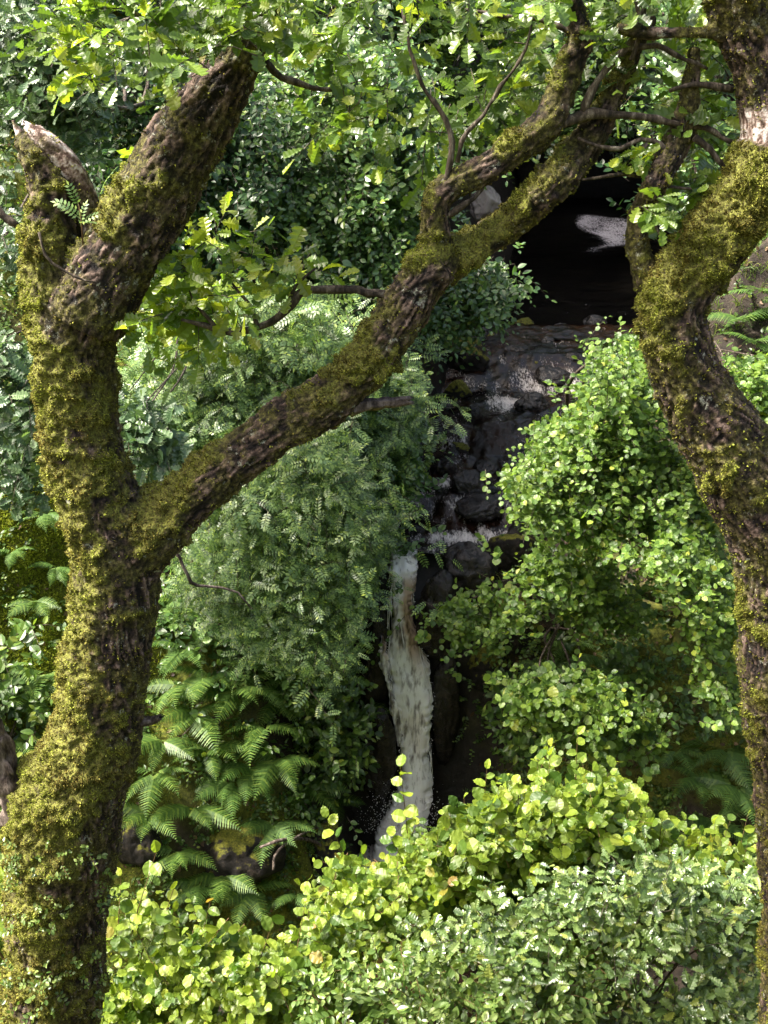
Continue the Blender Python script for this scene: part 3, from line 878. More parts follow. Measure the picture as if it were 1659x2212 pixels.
for a in [
    (1000, 770, 105, 90, 'large dark boulder under moss on the left edge of the upper rapids', 'rock_some'),
    (990, 850, 60, 58, 'small boulder with a bright moss cap left of the white splash', 'rock_moss'),
    (1192, 818, 92, 44, 'smooth black slab in the upper rapids beside the leafy hazel', 'rock_wet'),
    (1024, 900, 44, 52, 'upright black stone just left of the white splash', 'rock_wet'),
    (1150, 880, 80, 55, 'submerged dark stone right of the white splash', 'rock_wet'),
    (992, 972, 58, 36, 'flat brown stone in the middle of the stream bed', 'rock_some'),
    (950, 945, 60, 45, 'dark stone by the left water edge below the broken branch stub', 'rock_wet'),
    (960, 1018, 62, 66, 'rounded dark boulder left of the narrow channel', 'rock_wet'),
    (1045, 1022, 66, 52, 'rounded grey boulder in the narrow channel under the hazel leaves', 'rock_wet'),
    (1010, 1052, 72, 62, 'tilted black rock between the two rounded boulders and the slab', 'rock_wet'),
    (1034, 1100, 118, 50, 'long black slab lying across the stream just above the lip', 'rock_wet'),
    (905, 1120, 60, 45, 'brown wet stone at the left of the lip pool', 'rock_wet'),
    (1105, 1190, 96, 84, 'mossy boulder at the right end of the waterfall lip', 'rock_some'),
    (1010, 1235, 120, 120, 'broad wet ledge rock right of the waterfall top', 'rock_wet'),
    (945, 1330, 96, 190, 'tall black wet rock beside the waterfall', 'rock_wet'),
    (965, 1520, 70, 240, 'lower black wet rock wall to the right of the waterfall', 'rock_wet'),
    (812, 1420, 60, 260, 'black wet rock on the left side of the waterfall', 'rock_wet'),
    (815, 1640, 76, 220, 'lower black rock left of the waterfall foot', 'rock_wet'),
    (1120, 1345, 105, 130, 'boulder under bright yellow green moss on the right bank', 'rock_moss'),
    (1060, 1440, 90, 110, 'lower mossy rock beneath the bright mossy boulder', 'rock_moss'),
    (520, 1850, 170, 150, 'dark hollow rock with moss above the lower ferns', 'rock_some'),
    (300, 1830, 90, 130, 'grey rock face beside the left oak trunk', 'rock_some'),
    (700, 1850, 120, 160, 'mossy rock face under the arching dead twigs', 'rock_some'),
]:
    rock(*a, seed=int(a[0] + a[1]), Y=(12.05 if a[1] in (1330, 1520, 1420) else 11.75 if a[1] == 1640 else None))
# small stones strewn over the bed
rs = np.random.default_rng(3)
for k, (px, py, ww, lab) in enumerate([
    (925, 985, 26, 'small brown stone at the left water edge'), (1000, 940, 30, 'small pale stone below the upright black stone'),
    (962, 968, 24, 'small stone beside the flat brown stone'), (1060, 960, 34, 'half sunk stone in brown water under hazel twigs'),
    (1075, 1005, 26, 'small stone right of the grey boulder'), (930, 1040, 30, 'small dark stone under the overhanging leaves'),
    (1020, 985, 22, 'little stone just below the flat brown stone'), (1085, 850, 36, 'small rock splitting the white splash'),
    (1110, 760, 50, 'low dark rock in the black shallows above the splash'), (1060, 735, 40, 'low rock at the edge of the black pool'),
    (1180, 745, 44, 'dark rock breaking the pool outflow'), (1240, 780, 50, 'dark rock half hidden behind the hazel top'), (1130, 708, 56, 'dark stone on the pool rim, left of the outflow'), (1210, 712, 44, 'dark stone on the pool rim in the middle of the outflow'), (1285, 705, 60, 'dark stone on the pool rim behind the hazel top'), (1160, 790, 40, 'dark stone above the smooth slab')]):
    rock(px, py, ww, ww * .65, lab, 'rock_wet' if k % 3 else 'rock_some', seed=k + 40, name='stone', cat='stone')
# rock roof over the far end of the pool
def overhang():
    V, F = [], []
    n1, n2, n3 = 60, 40, 16
    bm = bmesh.new(); bmesh.ops.create_icosphere(bm, subdivisions=6, radius=1)
    d = np.array([v.co[:] for v in bm.verts]); Ff = np.array([[v.index for v in f.verts] for f in bm.faces]); bm.free()
    sup = np.sign(d) * np.abs(d) ** .45
    P = sup * np.array([5.5, 4.2, 2.9]) + np.array([6.9, 37.0, .2])
    P += unit(sup) * ((fbm(P * .7, 5, 5) - .5) * 1.3)[:, None]
    o = mk('rock_overhang', P, Ff, M['rock_some'])
    tag(o, 'dark rock roof overhanging the far end of the black pool', 'rock')
overhang()
# pale bare rock seen through leaves left of the pool
rock(1048, 432, 70, 75, 'pale bare rock showing through leaves above the pool', 'rock_pale', seed=9, Y=19.5)

# ------------------------------------------------------------------ the two big oaks
def chain(nodes, Y0, dY=0.0, step=.02):
    """nodes: (px, py, r_px, moss[, Y, bare])"""
    P, R, E = [], [], []
    for nd in nodes:
        Y = nd[4] if len(nd) > 4 and nd[4] is not None else Y0
        P.append(at(nd[0], nd[1], Y)); R.append(nd[2] * float(ppx(nd[0], nd[1], Y)))
        E.append((nd[3], nd[5] if len(nd) > 5 else 0.0))
    return resample(P, R, step, np.array(E))

def E2(P, R, ex):
    return P, R, ex

def big_tree(chains, parent, seed, voxel=.0095):
    rng = np.random.default_rng(seed)
    A = Acc()
    SKP, SKR, SKT, SKE, SKS = [], [], [], [], []
    for nodes, Y0 in chains:
        P, R, ex = chain_ex(nodes, Y0)
        R = R * .955
        V_, F_ = tube(P[::2], R[::2], 28)
        A.add(V_, F_)
        SKP.append(P); SKR.append(R); SKT.append(unit(np.gradient(P, axis=0))); SKE.append(ex)
        SKS.append(np.concatenate([[0], np.cumsum(np.linalg.norm(np.diff(P, axis=0), axis=1))]))
    tmp = A.build('trunk_raw', M['bark'])
    md = tmp.modifiers.new('r', 'REMESH'); md.mode = 'VOXEL'; md.voxel_size = voxel
    m2 = tmp.modifiers.new('s', 'SMOOTH'); m2.iterations = 14; m2.factor = .5
    dg = bpy.context.evaluated_depsgraph_get()
    ev = tmp.evaluated_get(dg)
    me = bpy.data.meshes.new_from_object(ev)
    nv = len(me.vertices)
    co = np.empty(nv * 3, np.float32); me.vertices.foreach_get('co', co); co = co.reshape(-1, 3).astype(float)
    nf = len(me.polygons)
    q = np.empty(nf * 4, np.int32); me.loops.foreach_get('vertex_index', q); q = q.reshape(-1, 4)
    bpy.data.objects.remove(tmp, do_unlink=True)
    bpy.data.meshes.remove(me)
    SP_, SR_, ST_, SE_, SS_ = np.vstack(SKP), np.concatenate(SKR), np.vstack(SKT), np.vstack(SKE), np.concatenate(SKS)
    near = np.empty(nv, np.int64)
    for a in range(0, nv, 4000):
        dd = np.linalg.norm(co[a:a + 4000, None] - SP_[None], axis=-1) / (SR_[None] + .01)
        near[a:a + 4000] = dd.argmin(1)
    ex = SE_[near]; s = SS_[near]; T = ST_[near]; rd = SR_[near]
    off = co - SP_[near]; off = off - T * np.sum(off * T, -1, keepdims=True)
    nrm = unit(off)
    # bark: long ridges that wander round the limb
    lum = fbm(co * 3.2, seed + 8, 3) - .5
    twist = co + lum[:, None] * .10
    loc = np.stack([off[:, 0], off[:, 1], off[:, 2]], -1)
    qv = loc * 52 + (s * 15)[:, None] * np.array([.58, .58, .58]) + (fbm(co * 5, seed + 2, 2)[:, None] - .5) * 3
    r1 = 1 - np.abs(2 * vnoise(qv, seed) - 1)
    qv2 = loc * 105 + (s * 38)[:, None] * np.array([.58, .58, .58])
    r2 = 1 - np.abs(2 * vnoise(qv2, seed + 1) - 1)
    ridge = 1 - np.clip(r1 ** 2.2 * .75 + r2 ** 2 * .35, 0, 1)
    # moss: cushions, most on upper and left faces; extra weight paints the sun side bright
    up = nrm @ unit(np.array([-.55, -.25, .8]))
    mn = fbm(co * 5.5, seed + 4, 4); mn2 = fbm(co * 17, seed + 5, 3)
    mo = sstep(.43, .64, ex[:, 0] * .74 + .30 * up * (.4 + ex[:, 0]) + (mn - .5) * 1.0 + (mn2 - .5) * .7)
    bare = sstep(.35, .6, ex[:, 1] * .75 + (mn2 - .5) * .5 + (mn - .5) * .4) * (1 - mo * .7)
    mo = mo * (1 - bare)
    cush = fbm(co * 14, seed + 6, 4); fine = fbm(co * 38, seed + 7, 3)
    disp = lum * .06 + ((ridge - .6) * .018 + (fine - .5) * .022) * (1 - mo) * (1 - bare * .7) + mo * (.004 + (cush - .44) * .075 + (fine - .5) * .055)
    disp *= np.clip(rd / .07, .3, 1.15)
    co2 = co + nrm * disp[:, None]
    trunk = mk('trunk', co2, q, M['bark'], parent, attrs={'moss': mo, 'bare': bare, 'ridge': ridge})
    # moss tufts standing on the mossy places
    c = co2[q].mean(1); mq = mo[q].mean(1); nq = nrm[q[:, 0]]
    e1 = co2[q[:, 1]] - co2[q[:, 0]]; e2 = co2[q[:, 3]] - co2[q[:, 0]]
    ar = np.linalg.norm(np.cross(e1, e2), axis=-1)
    wgt = ar * (np.clip(mq - .2, 0, 1) * (.25 + 1.5 * sstep(.40, .58, cush[q[:, 0]])) + .22 * sstep(.54, .62, fine[q[:, 0]]))
    ntuft = int(min(90000, 26000 * wgt.sum()))
    idx = rng.choice(len(q), ntuft, p=wgt / wgt.sum())
    O = c[idx] + rng.normal(0, .004, (ntuft, 3)); Nn = nq[idx]
    VV = []
    nb = 3
    for b in range(nb):
        d = unit(Nn * .7 + rng.normal(0, .55, (ntuft, 3)))
        sd = unit(np.cross(d, rng.normal(0, 1, (ntuft, 3))))
        l = rng.uniform(.003, .011, ntuft)[:, None]; wd = rng.uniform(.003, .0055, ntuft)[:, None]
        VV.append(np.stack([O - sd * wd - Nn * .003, O + sd * wd - Nn * .003, O + d * l], 1))
    VV = np.stack(VV, 1).reshape(-1, 3)
    mk('moss', VV, np.arange(len(VV)).reshape(-1, 3), M['moss_tuft'], parent, smooth=False)
    return trunk, co2, nrm, mo

def chain_ex(nodes, Y0):
    P, R, E = [], [], []
    for nd in nodes:
        Y = nd[4] if len(nd) > 4 and nd[4] is not None else Y0
        P.append(at(nd[0], nd[1], Y)); R.append(nd[2] * float(ppx(nd[0], nd[1], Y)))
        E.append((nd[3], nd[5] if len(nd) > 5 else 0.0))
    P = np.array(P); R = np.array(R); E = np.array(E)
    A_, B_, e0 = resample(P, R, .02, E[:, 0])
    _, _, e1 = resample(P, R, .02, E[:, 1])
    return A_, B_, np.stack([e0, e1], -1)

def line(parent, name, nodes, Y0, mat, nseg=8, wob=.0, step=.05, rng=RNG):
    P, R, _ = chain_ex(nodes, Y0)
    P = P[::2] if len(P) > 8 else P
    R = R[::2] if len(R) * 1 > len(P) else R
    R = R[:len(P)]
    if wob:
        P = P + (np.stack([fbm(P * 6, 91, 3), fbm(P * 6, 92, 3), fbm(P * 6, 93, 3)], -1) - .5) * wob
    V, F = tube(P, R, nseg)
    cc = np.repeat(P, nseg, 0)
    body = V[:len(cc)]
    nz = (fbm(body * 34, 61, 4) - .5)[:, None]
    V[:len(cc)] = cc + (body - cc) * (1 + nz * 1.5)
    return mk(name, V, F, M[mat], parent)

# ---- left oak
YA = 4.75
baseA = at(100, 2420, YA + .1)
oakA = thing('oak_tree', (baseA[0], baseA[1], float(H(baseA[0], baseA[1]))), 'mossy forked oak with broken stub and long limb reaching right across the waterfall', 'tree')
trunkA = [
    ([(95, 2560, 118, .5), (100, 2420, 112, .5), (106, 2212, 108, .62), (126, 2050, 106, .66), (132, 1930, 112, .66), (140, 1820, 126, .74), (152, 1730, 120, .74), (192, 1640, 106, .74), (216, 1560, 100, .76), (228, 1450, 97, .78), (246, 1320, 96, .6), (250, 1200, 100, .52), (222, 1090, 98, .72), (188, 1000, 86, .84), (170, 900, 83, .85), (165, 800, 86, .82), (163, 710, 92, .78), (165, 640, 88, .7)], YA),
    ([(150, 1800, 100, .8), (60, 1770, 68, .8), (18, 1750, 40, .75)], YA - .03),
    ([(150, 680, 78, .8), (118, 600, 64, .9), (116, 520, 58, .8), (112, 440, 50, .62, YA, .05), (98, 380, 44, .5, YA, .2), (74, 330, 34, .45, YA, .3), (52, 295, 24, .35, YA, .4), (38, 268, 10, .1, YA, .7)], YA),
    ([(185, 690, 96, .5), (228, 610, 92, .5), (272, 540, 84, .36), (320, 455, 84, .30), (372, 360, 83, .26), (430, 265, 78, .2), (488, 170, 66, .16), (540, 90, 46, .1), (575, 0, 38, .1), (600, -120, 34, .1)], YA - .04),
    ([(236, 1230, 92, .5), (312, 1150, 82, .5, YA, .2), (365, 1105, 68, .72, YA, .1), (425, 1060, 62, .6), (520, 985, 57, .3), (615, 915, 57, .26), (700, 868, 60, .45), (785, 795, 62, .6), (850, 705, 60, .5), (905, 615, 54, .55), (955, 568, 50, .55)], YA),
    ([(950, 590, 44, .5), (944, 520, 36, .35), (941, 455, 34, .25), (962, 412, 34, .25), (1030, 375, 34, .3), (1110, 325, 35, .3), (1178, 270, 35, .25), (1212, 200, 33, .25), (1234, 130, 33, .3), (1257, 85, 34, .3), (1238, 30, 32, .2), (1205, -60, 28, .2)], YA + .04),
    ([(950, 578, 50, .6), (1030, 525, 40, .75), (1105, 478, 38, .62), (1180, 412, 42, .5, YA, .12), (1240, 342, 40, .35), (1290, 268, 35, .4), (1330, 190, 28, .5), (1375, 100, 20, .3), (1410, 30, 14, .3)], YA + .12),
    ([(205, 540, 20, .1, YA, .8), (196, 455, 20, 0, YA, .45), (172, 395, 24, 0, YA, .5), (138, 345, 25, 0, YA - .01, .62), (100, 305, 22, .1, YA - .02, .6), (66, 280, 11, 0, YA - .02, 1), (44, 262, 5, 0, YA - .02, 1)], YA + .02),
    ([(120, 345, 12, 0, YA, 1), (92, 285, 8, 0, YA, 1), (84, 268, 4, 0, YA, 1)], YA - .02),
    ([(190, 440, 9, 0, YA, 1), (196, 395, 6, 0, YA, 1), (200, 380, 4, 0, YA, 1)], YA),
    ([(60, 310, 12, 0, YA, 1), (34, 275, 8, 0, YA, 1), (26, 255, 4, 0, YA, 1)], YA),
]
trA, coA, nrA, moA = big_tree(trunkA, oakA, 11)
# hollow and pale splintered wood on the stub
brA = [
    [(835, 637, 11, 0), (740, 628, 9, 0), (665, 630, 10, 0), (622, 665, 9, 0), (560, 702, 8, 0), (490, 716, 7, 0), (430, 702, 5, 0), (380, 690, 3, 0)],
    [(555, 704, 6, 0), (540, 660, 4, 0), (500, 610, 3, 0), (470, 560, 2, 0)],
    [(610, 672, 5, 0), (650, 610, 3, 0), (680, 580, 2, 0)],
    [(470, 716, 5, 0), (420, 650, 3, 0), (400, 580, 2, 0)],
    [(580, 130, 10, 0), (610, 165, 8, 0), (660, 188, 7, 0), (740, 200, 6, 0)],
    [(965, 400, 9, 0), (975, 320, 7, 0), (960, 260, 6, 0), (920, 200, 5, 0), (890, 120, 4, 0), (870, 20, 3, 0)],
    [(985, 350, 7, 0), (1000, 290, 6, 0), (1060, 230, 5, 0), (1120, 130, 4, 0), (1150, 50, 3, 0)],
    [(1205, 275, 12, 0), (1265, 247, 11, 0), (1340, 250, 9, 0), (1430, 256, 8, 0), (1520, 280, 7, 0), (1595, 312, 5, 0)],
    [(1258, 247, 9, 0), (1290, 175, 9, 0), (1345, 108, 8, 0), (1385, 50, 6, 0), (1400, -20, 5, 0)],
    [(1345, 106, 8, 0), (1420, 104, 7, 0), (1480, 130, 5, 0), (1545, 150, 4, 0)],
    [(1250, 75, 8, 0), (1180, 45, 6, 0), (1080, 30, 5, 0), (960, 20, 4, 0)],
    [(960, 470, 8, 0), (1000, 440, 6, 0), (1040, 410, 5, 0), (1060, 330, 3, 0)],
    [(530, 110, 10, 0), (430, 110, 8, 0), (340, 90, 6, 0), (220, 70, 4, 0)],
    [(560, 60, 8, 0), (480, 30, 7, 0), (380, 60, 5, 0), (300, 130, 3, 0)],
    [(330, 1110, 7, 0), (335, 1080, 5, 0), (345, 1050, 3, 0)],
]
for b in brA: line(oakA, 'branch', b, YA + .02, 'twig', 7, .05)
line(oakA, 'branch', [(85, 500, 3, 0), (105, 560, 3.5, 0), (170, 600, 3, 0), (215, 608, 2, 0)], YA - .36, 'twig', 5, .02)
line(oakA, 'branch', [(-30, 430, 9, 0), (20, 480, 9, 0), (62, 500, 8, 0)], YA + .02, 'twig', 7, .05)
line(oakA, 'branch', [(375, 1185, 6, 0), (400, 1215, 4, 0), (425, 1250, 3.5, 0), (480, 1268, 2.5, 0), (540, 1310, 1.5, 0)], YA + .25, 'dead', 6, .09)

def deadwood(parent, name, nodes, Y0, mat, seed=0):
    P, R, _ = chain_ex(nodes, Y0)
    P, R, _ = resample(P[::3], R[::3], .012)
    ns = 22
    P = P + (np.stack([fbm(P * 9, 91 + seed, 3), fbm(P * 9, 92 + seed, 3), fbm(P * 9, 93 + seed, 3)], -1) - .5) * .045
    V, F = tube(P, R, ns)
    n = len(P)
    cc = np.repeat(P, ns, 0); body = V[:len(cc)]
    ang = np.tile(np.arange(ns) / ns * 2 * np.pi, n); sl = np.repeat(np.linspace(0, n * .012, n), ns)
    q = np.stack([np.cos(ang) * 2.2, np.sin(ang) * 2.2, sl * 5], -1)
    k = 1 + (vnoise(q * 1.6, seed) - .5) * 1.0 + (vnoise(q * 3.7, seed + 1) - .5) * .6
    body = cc + (body - cc) * k[:, None]
    T = unit(P[-1] - P[-4])
    jag = (vnoise(np.stack([np.cos(ang) * 4, np.sin(ang) * 4, ang * 0], -1), seed + 3) - .35) * 6 * R[0]
    endw = np.clip((np.repeat(np.arange(n), ns) - (n - 5)) / 4, 0, 1)
    V[:len(cc)] = body + T * (jag * endw * .35)[:, None]
    return mk(name, V, F, M[mat], parent)

def crown(parent, polyY, mat, seed, leafpx, lenpx, dirup=.15, up=(-.1, -.45, .85)):
    rng = np.random.default_rng(seed)
    for poly, Y, th, n, k, gap in polyY:
        A, W = Acc(), Acc()
        n = int(n * 1.1) if n > 6 else n
        pc = np.asarray(poly, float).mean(0); mpp = float(ppx(pc[0], pc[1], Y))
        P = layered(poly, n, Y, th, max(3, n // 5), np.array([55, 55, 22]) * mpp, gap, 2.6, seed, rng, 0) if n > 20 else poly_pts(poly, n, Y, th, gap, 2.6, seed, rng)
        c = P.mean(0)
        D = unit(P - c - np.array([0, .3, -.1])) * .8 + rng.normal(0, .5, P.shape) + np.array([0, -.25, dirup])
        ln = lenpx * mpp * rng.uniform(.6, 1.3, n)
        lv, tw = sprays(P - unit(D) * (ln * .5)[:, None], D, ln, k, leafpx * mpp * rng.uniform(.75, 1.25, n), [T_OAK, T_OAK2], .2, rng, up, .5, lsp=1.2, side=.75, twig=.003, curl=(-.4, .15))
        for v_, f_ in lv: A.add(v_, f_)
        W.add(*tw)
        cr = A.build('crown', M[mat], parent, smooth=False)
        W.build('twig_sprays', M['twig'], cr)
deadwood(oakA, 'dead_limb', [(-60, 1500, 24, 0), (-10, 1610, 27, 0), (18, 1690, 30, 0), (40, 1770, 32, 0)][::-1], YA - .05, 'dead', 1)
deadwood(oakA, 'snag', [(755, 885, 15, 0), (800, 876, 12, 0), (850, 873, 10, 0), (885, 868, 8, 0), (908, 873, 5, 0)], YA, 'dead', 2)
deadwood(oakA, 'snag', [(285, 1570, 13, 0), (330, 1555, 9, 0), (352, 1540, 4, 0)], YA, 'dead', 3)
crown(oakA, [
    ([(70, 40), (130, 0), (250, -100), (610, -100), (720, -20), (640, 60), (560, 80), (480, 110), (440, 165), (330, 130), (260, 160), (190, 225), (120, 170), (150, 110)], 4.35, .35, 105, 6, .36),
    ([(600, -90), (1250, -90), (1230, 60), (1190, 190), (1130, 270), (1060, 345), (950, 375), (850, 350), (720, 390), (640, 270), (590, 120)], 5.35, .45, 140, 6, .42),
    ([(700, -90), (1300, -90), (1200, 30), (1000, 60), (800, 60)], 4.5, .3, 26, 6, .40),
], 'oak', 31, 52, 120)
crown(oakA, [([(275, 660), (330, 590), (395, 520), (480, 490), (620, 520), (712, 570), (640, 620), (560, 640), (500, 720), (420, 770), (310, 770), (265, 710)], 4.85, .22, 62, 6, .0),
             ([(85, 50), (160, 20), (240, 40), (200, 190), (120, 170)], 4.2, .15, 12, 6, .0),
             ([(268, 340), (300, 330), (310, 370), (280, 375)], 4.8, .02, 2, 5, .0)], 'oak_bright', 32, 48, 100)

# ---- right oak
YB = 4.7
baseB = at(1735, 2420, YB + .1)
oakB = thing('oak_tree', (baseB[0], baseB[1], float(H(baseB[0], baseB[1]))), 'mossy oak with bent elbow trunk running out of the right edge', 'tree')
trunkB = [
    ([(1742, 2560, 100, .3), (1740, 2300, 98, .35), (1742, 2050, 98, .35), (1738, 1880, 98, .18), (1726, 1700, 98, .22), (1700, 1500, 100, .36), (1692, 1320, 100, .5), (1668, 1170, 100, .3), (1606, 1040, 96, .28, YB, .25), (1538, 910, 88, .38, YB, .35), (1482, 800, 78, .42, YB, .2), (1458, 720, 76, .6, YB, .2), (1462, 650, 76, .9, YB, .1), (1505, 580, 80, 1.0), (1560, 500, 84, 1.0), (1612, 430, 82, 1.0), (1652, 355, 76, .8), (1668, 300, 74, .1, YB, .95), (1664, 235, 72, .05, YB, .95), (1655, 190, 69, .3, YB, .15), (1640, 130, 70, .35), (1604, 40, 72, .3, YB, .15), (1570, -100, 70, .3)], YB),
    ([(1450, 690, 40, .6), (1412, 640, 32, .5), (1388, 580, 29, .45), (1376, 520, 27, .35), (1386, 455, 27, .3), (1420, 395, 32, .3, YB, .1), (1455, 330, 36, .3), (1480, 270, 32, .3), (1492, 190, 24, .3), (1500, 100, 16, .2)], YB + .1),
    ([(1640, 85, 26, .2), (1560, 74, 16, .2, YB, .2), (1480, 70, 14, .25, YB, .2), (1400, 71, 16, .3, YB, .15), (1330, 60, 12, .2, YB, .1), (1306, 47, 5, .1)], YB + .03),
]
trB, coB, nrB, moB = big_tree(trunkB, oakB, 23)
for b in [
    [(1500, 300, 8, 0), (1560, 350, 6, 0), (1600, 420, 4, 0)],
    [(1470, 360, 7, 0), (1400, 300, 6, 0), (1330, 320, 5, 0), (1240, 290, 3, 0)],
    [(1400, 310, 5, 0), (1380, 330, 5, 0), (1410, 385, 4, 0), (1415, 430, 3, 0)],
    [(1390, 380, 4, 0), (1330, 375, 4, 0), (1250, 382, 2, 0)],
    [(1360, 130, 6, 0), (1380, 60, 5, 0), (1375, 0, 4, 0)],
    [(1420, 400, 4, 0), (1480, 410, 3, 0), (1540, 420, 2, 0)],
    [(1415, 440, 3.5, 0), (1425, 500, 3, 0), (1470, 530, 2, 0)],
    [(1590, 190, 8, 0), (1500, 180, 6, 0), (1430, 200, 4, 0)],
]: line(oakB, 'branch', b, YB + .05, 'twig', 7, .05)
crown(oakB, [
    ([(1260, -90), (1560, -90), (1565, 60), (1585, 180), (1590, 310), (1520, 350), (1440, 320), (1370, 300), (1310, 230), (1290, 100)], 5.1, .4, 85, 6, .42),
    ([(1350, 420), (1420, 410), (1450, 460), (1390, 490)], 4.6, .06, 4, 6, 0),
    ([(1440, 400), (1530, 370), (1530, 450), (1470, 520), (1430, 470)], 4.9, .1, 10, 6, 0),
], 'oak', 33, 50, 115)
crown(oakB, [([(1320, 300), (1400, 300), (1410, 350), (1340, 350)], 4.75, .05, 5, 5, 0)], 'oak_bright', 34, 40, 80)

# small plants rooted in the moss of the trunk foot
def trunk_plants(label, x0, x1, y0, y1, n, lpx, seed):
    rng = np.random.default_rng(seed)
    px, py = proj(coA)
    view = unit(-coA)
    ok = (px > x0) & (px < x1) & (py > y0) & (py < y1) & (np.sum(nrA * view, -1) > .25)
    k = rng.choice(np.nonzero(ok)[0], n)
    O = coA[k]; mp = float(ppx((x0 + x1) / 2, (y0 + y1) / 2, YA))
    th = thing('bilberry', O.mean(0), label, 'plant')
    D = nrA[k] * .6 + rng.normal(0, .45, (n, 3)) + np.array([0, 0, .6])
    lv, tw = sprays(O, D, rng.uniform(25, 60, n) * mp, 8, rng.uniform(7, 12, n) * mp, [T_SMALL], .2, rng, (0, -.5, .8), .5, twig=.0015)
    A = Acc()
    for v_, f_ in lv: A.add(v_, f_)
    A.build('foliage', M['ivy'], th, smooth=False)
    W = Acc(); W.add(*tw); W.build('twig_sprays', M['twig_red'], th)

# ------------------------------------------------------------------ shrubs and trees of the banks
UPB = (0, -.55, .8)          # leaves that hang on a steep face turn to the open side
# dark leafy trees on the upper left bank
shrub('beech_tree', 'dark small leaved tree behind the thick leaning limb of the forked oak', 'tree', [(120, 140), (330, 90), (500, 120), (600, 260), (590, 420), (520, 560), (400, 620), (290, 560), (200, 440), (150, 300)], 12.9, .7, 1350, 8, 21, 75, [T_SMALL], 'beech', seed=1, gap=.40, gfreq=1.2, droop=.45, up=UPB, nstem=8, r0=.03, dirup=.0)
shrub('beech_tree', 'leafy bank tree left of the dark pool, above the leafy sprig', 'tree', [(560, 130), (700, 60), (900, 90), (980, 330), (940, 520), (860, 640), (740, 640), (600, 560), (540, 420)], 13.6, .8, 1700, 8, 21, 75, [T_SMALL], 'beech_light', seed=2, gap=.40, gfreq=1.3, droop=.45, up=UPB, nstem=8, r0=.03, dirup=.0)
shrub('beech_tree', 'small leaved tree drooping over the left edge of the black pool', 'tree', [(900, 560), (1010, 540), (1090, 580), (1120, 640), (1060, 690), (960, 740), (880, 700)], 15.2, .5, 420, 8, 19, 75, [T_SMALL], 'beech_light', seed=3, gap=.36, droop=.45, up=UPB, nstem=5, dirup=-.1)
shrub('oak_sapling', 'bluish glossy oak foliage along the upper left edge', 'tree', [(-80, -60), (150, -40), (240, 150), (200, 300), (140, 380), (90, 300), (40, 420), (60, 560), (-80, 600)], 9.6, .7, 420, 6, 38, 85, [T_OAK, T_OAK2], 'oak_dull', seed=4, gap=.38, up=UPB, nstem=8, r0=.03)
shrub('oak_sapling', 'bluish glossy oak foliage left of the forked trunk at mid height', 'tree', [(-80, 700), (60, 690), (110, 860), (130, 1040), (60, 1080), (-80, 1040)], 9.4, .5, 150, 6, 46, 90, [T_OAK, T_OAK2], 'oak_dull', seed=5, gap=.34, up=UPB, nstem=5, r0=.02)
shrub('oak_sapling', 'small bluish oak sapling in the crook under the long limb', 'tree', [(250, 880), (310, 870), (390, 980), (380, 1080), (320, 1100), (270, 1000)], 8.6, .25, 44, 6, 50, 90, [T_OAK, T_OAK2], 'oak_dull', seed=6, gap=.0, up=UPB, nstem=4, r0=.015)

# background woodland above and behind
bgp = [
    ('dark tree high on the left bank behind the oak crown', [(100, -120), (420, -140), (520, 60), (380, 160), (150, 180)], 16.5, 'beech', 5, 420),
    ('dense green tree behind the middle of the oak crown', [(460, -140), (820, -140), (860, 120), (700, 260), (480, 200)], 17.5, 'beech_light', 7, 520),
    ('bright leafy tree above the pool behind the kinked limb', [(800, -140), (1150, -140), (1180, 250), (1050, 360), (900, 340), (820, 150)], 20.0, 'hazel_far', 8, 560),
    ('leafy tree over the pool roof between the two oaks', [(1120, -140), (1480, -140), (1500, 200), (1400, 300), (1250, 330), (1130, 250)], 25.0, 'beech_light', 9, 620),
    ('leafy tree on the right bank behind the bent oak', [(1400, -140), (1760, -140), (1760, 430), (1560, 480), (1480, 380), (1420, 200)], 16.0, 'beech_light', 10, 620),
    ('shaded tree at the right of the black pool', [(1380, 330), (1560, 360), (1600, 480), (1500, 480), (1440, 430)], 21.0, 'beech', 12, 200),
]
for lab, poly, Y, mt, sd, n in bgp:
    shrub('broadleaf_tree', lab, 'tree', poly, Y, 1.0, root=((7.0, 36.0, 2.6) if 'roof' in lab else None), n=n, k=7, leafpx=24, lenpx=80, T_list=[T_SMALL], mat=mt, seed=sd, gap=.36, gfreq=.9, droop=.3, up=(0, -.4, .9), nstem=6, r0=.05, group='trees of the background wood')

# rowans hanging over the left side of the fall
rk = dict(T_list=[T_ROWAN], twigmat='twig', droop=.4, up=(0, -.5, .85), side=1.0, curl=(-.6, -.1), upj=.5, ragged=18, psig=(120, 100, 34))
shrub('rowan_shrub', 'feathery rowan below the leafy sprig, crown reaching the long limb', 'shrub', [(380, 660), (560, 620), (720, 640), (820, 720), (760, 800), (600, 900), (420, 940), (330, 860), (300, 760)], 11.6, .5, 560, 5, 50, 85, mat='rowan', seed=21, gap=.45, **rk)
shrub('rowan_shrub', 'feathery rowan under the broken branch stub left of the stream', 'shrub', [(720, 800), (820, 740), (870, 790), (880, 880), (850, 1010), (800, 1090), (740, 1060), (660, 950)], 12.3, .5, 480, 5, 42, 75, mat='rowan', seed=22, gap=.45, **rk)
shrub('rowan_shrub', 'pale feathery rowan mass under the middle of the long limb', 'shrub', [(480, 960), (620, 920), (730, 930), (800, 1060), (815, 1170), (760, 1250), (640, 1230), (520, 1160), (450, 1060)], 11.0, .55, 760, 5, 48, 85, mat='rowan', seed=23, gap=.45, **rk)
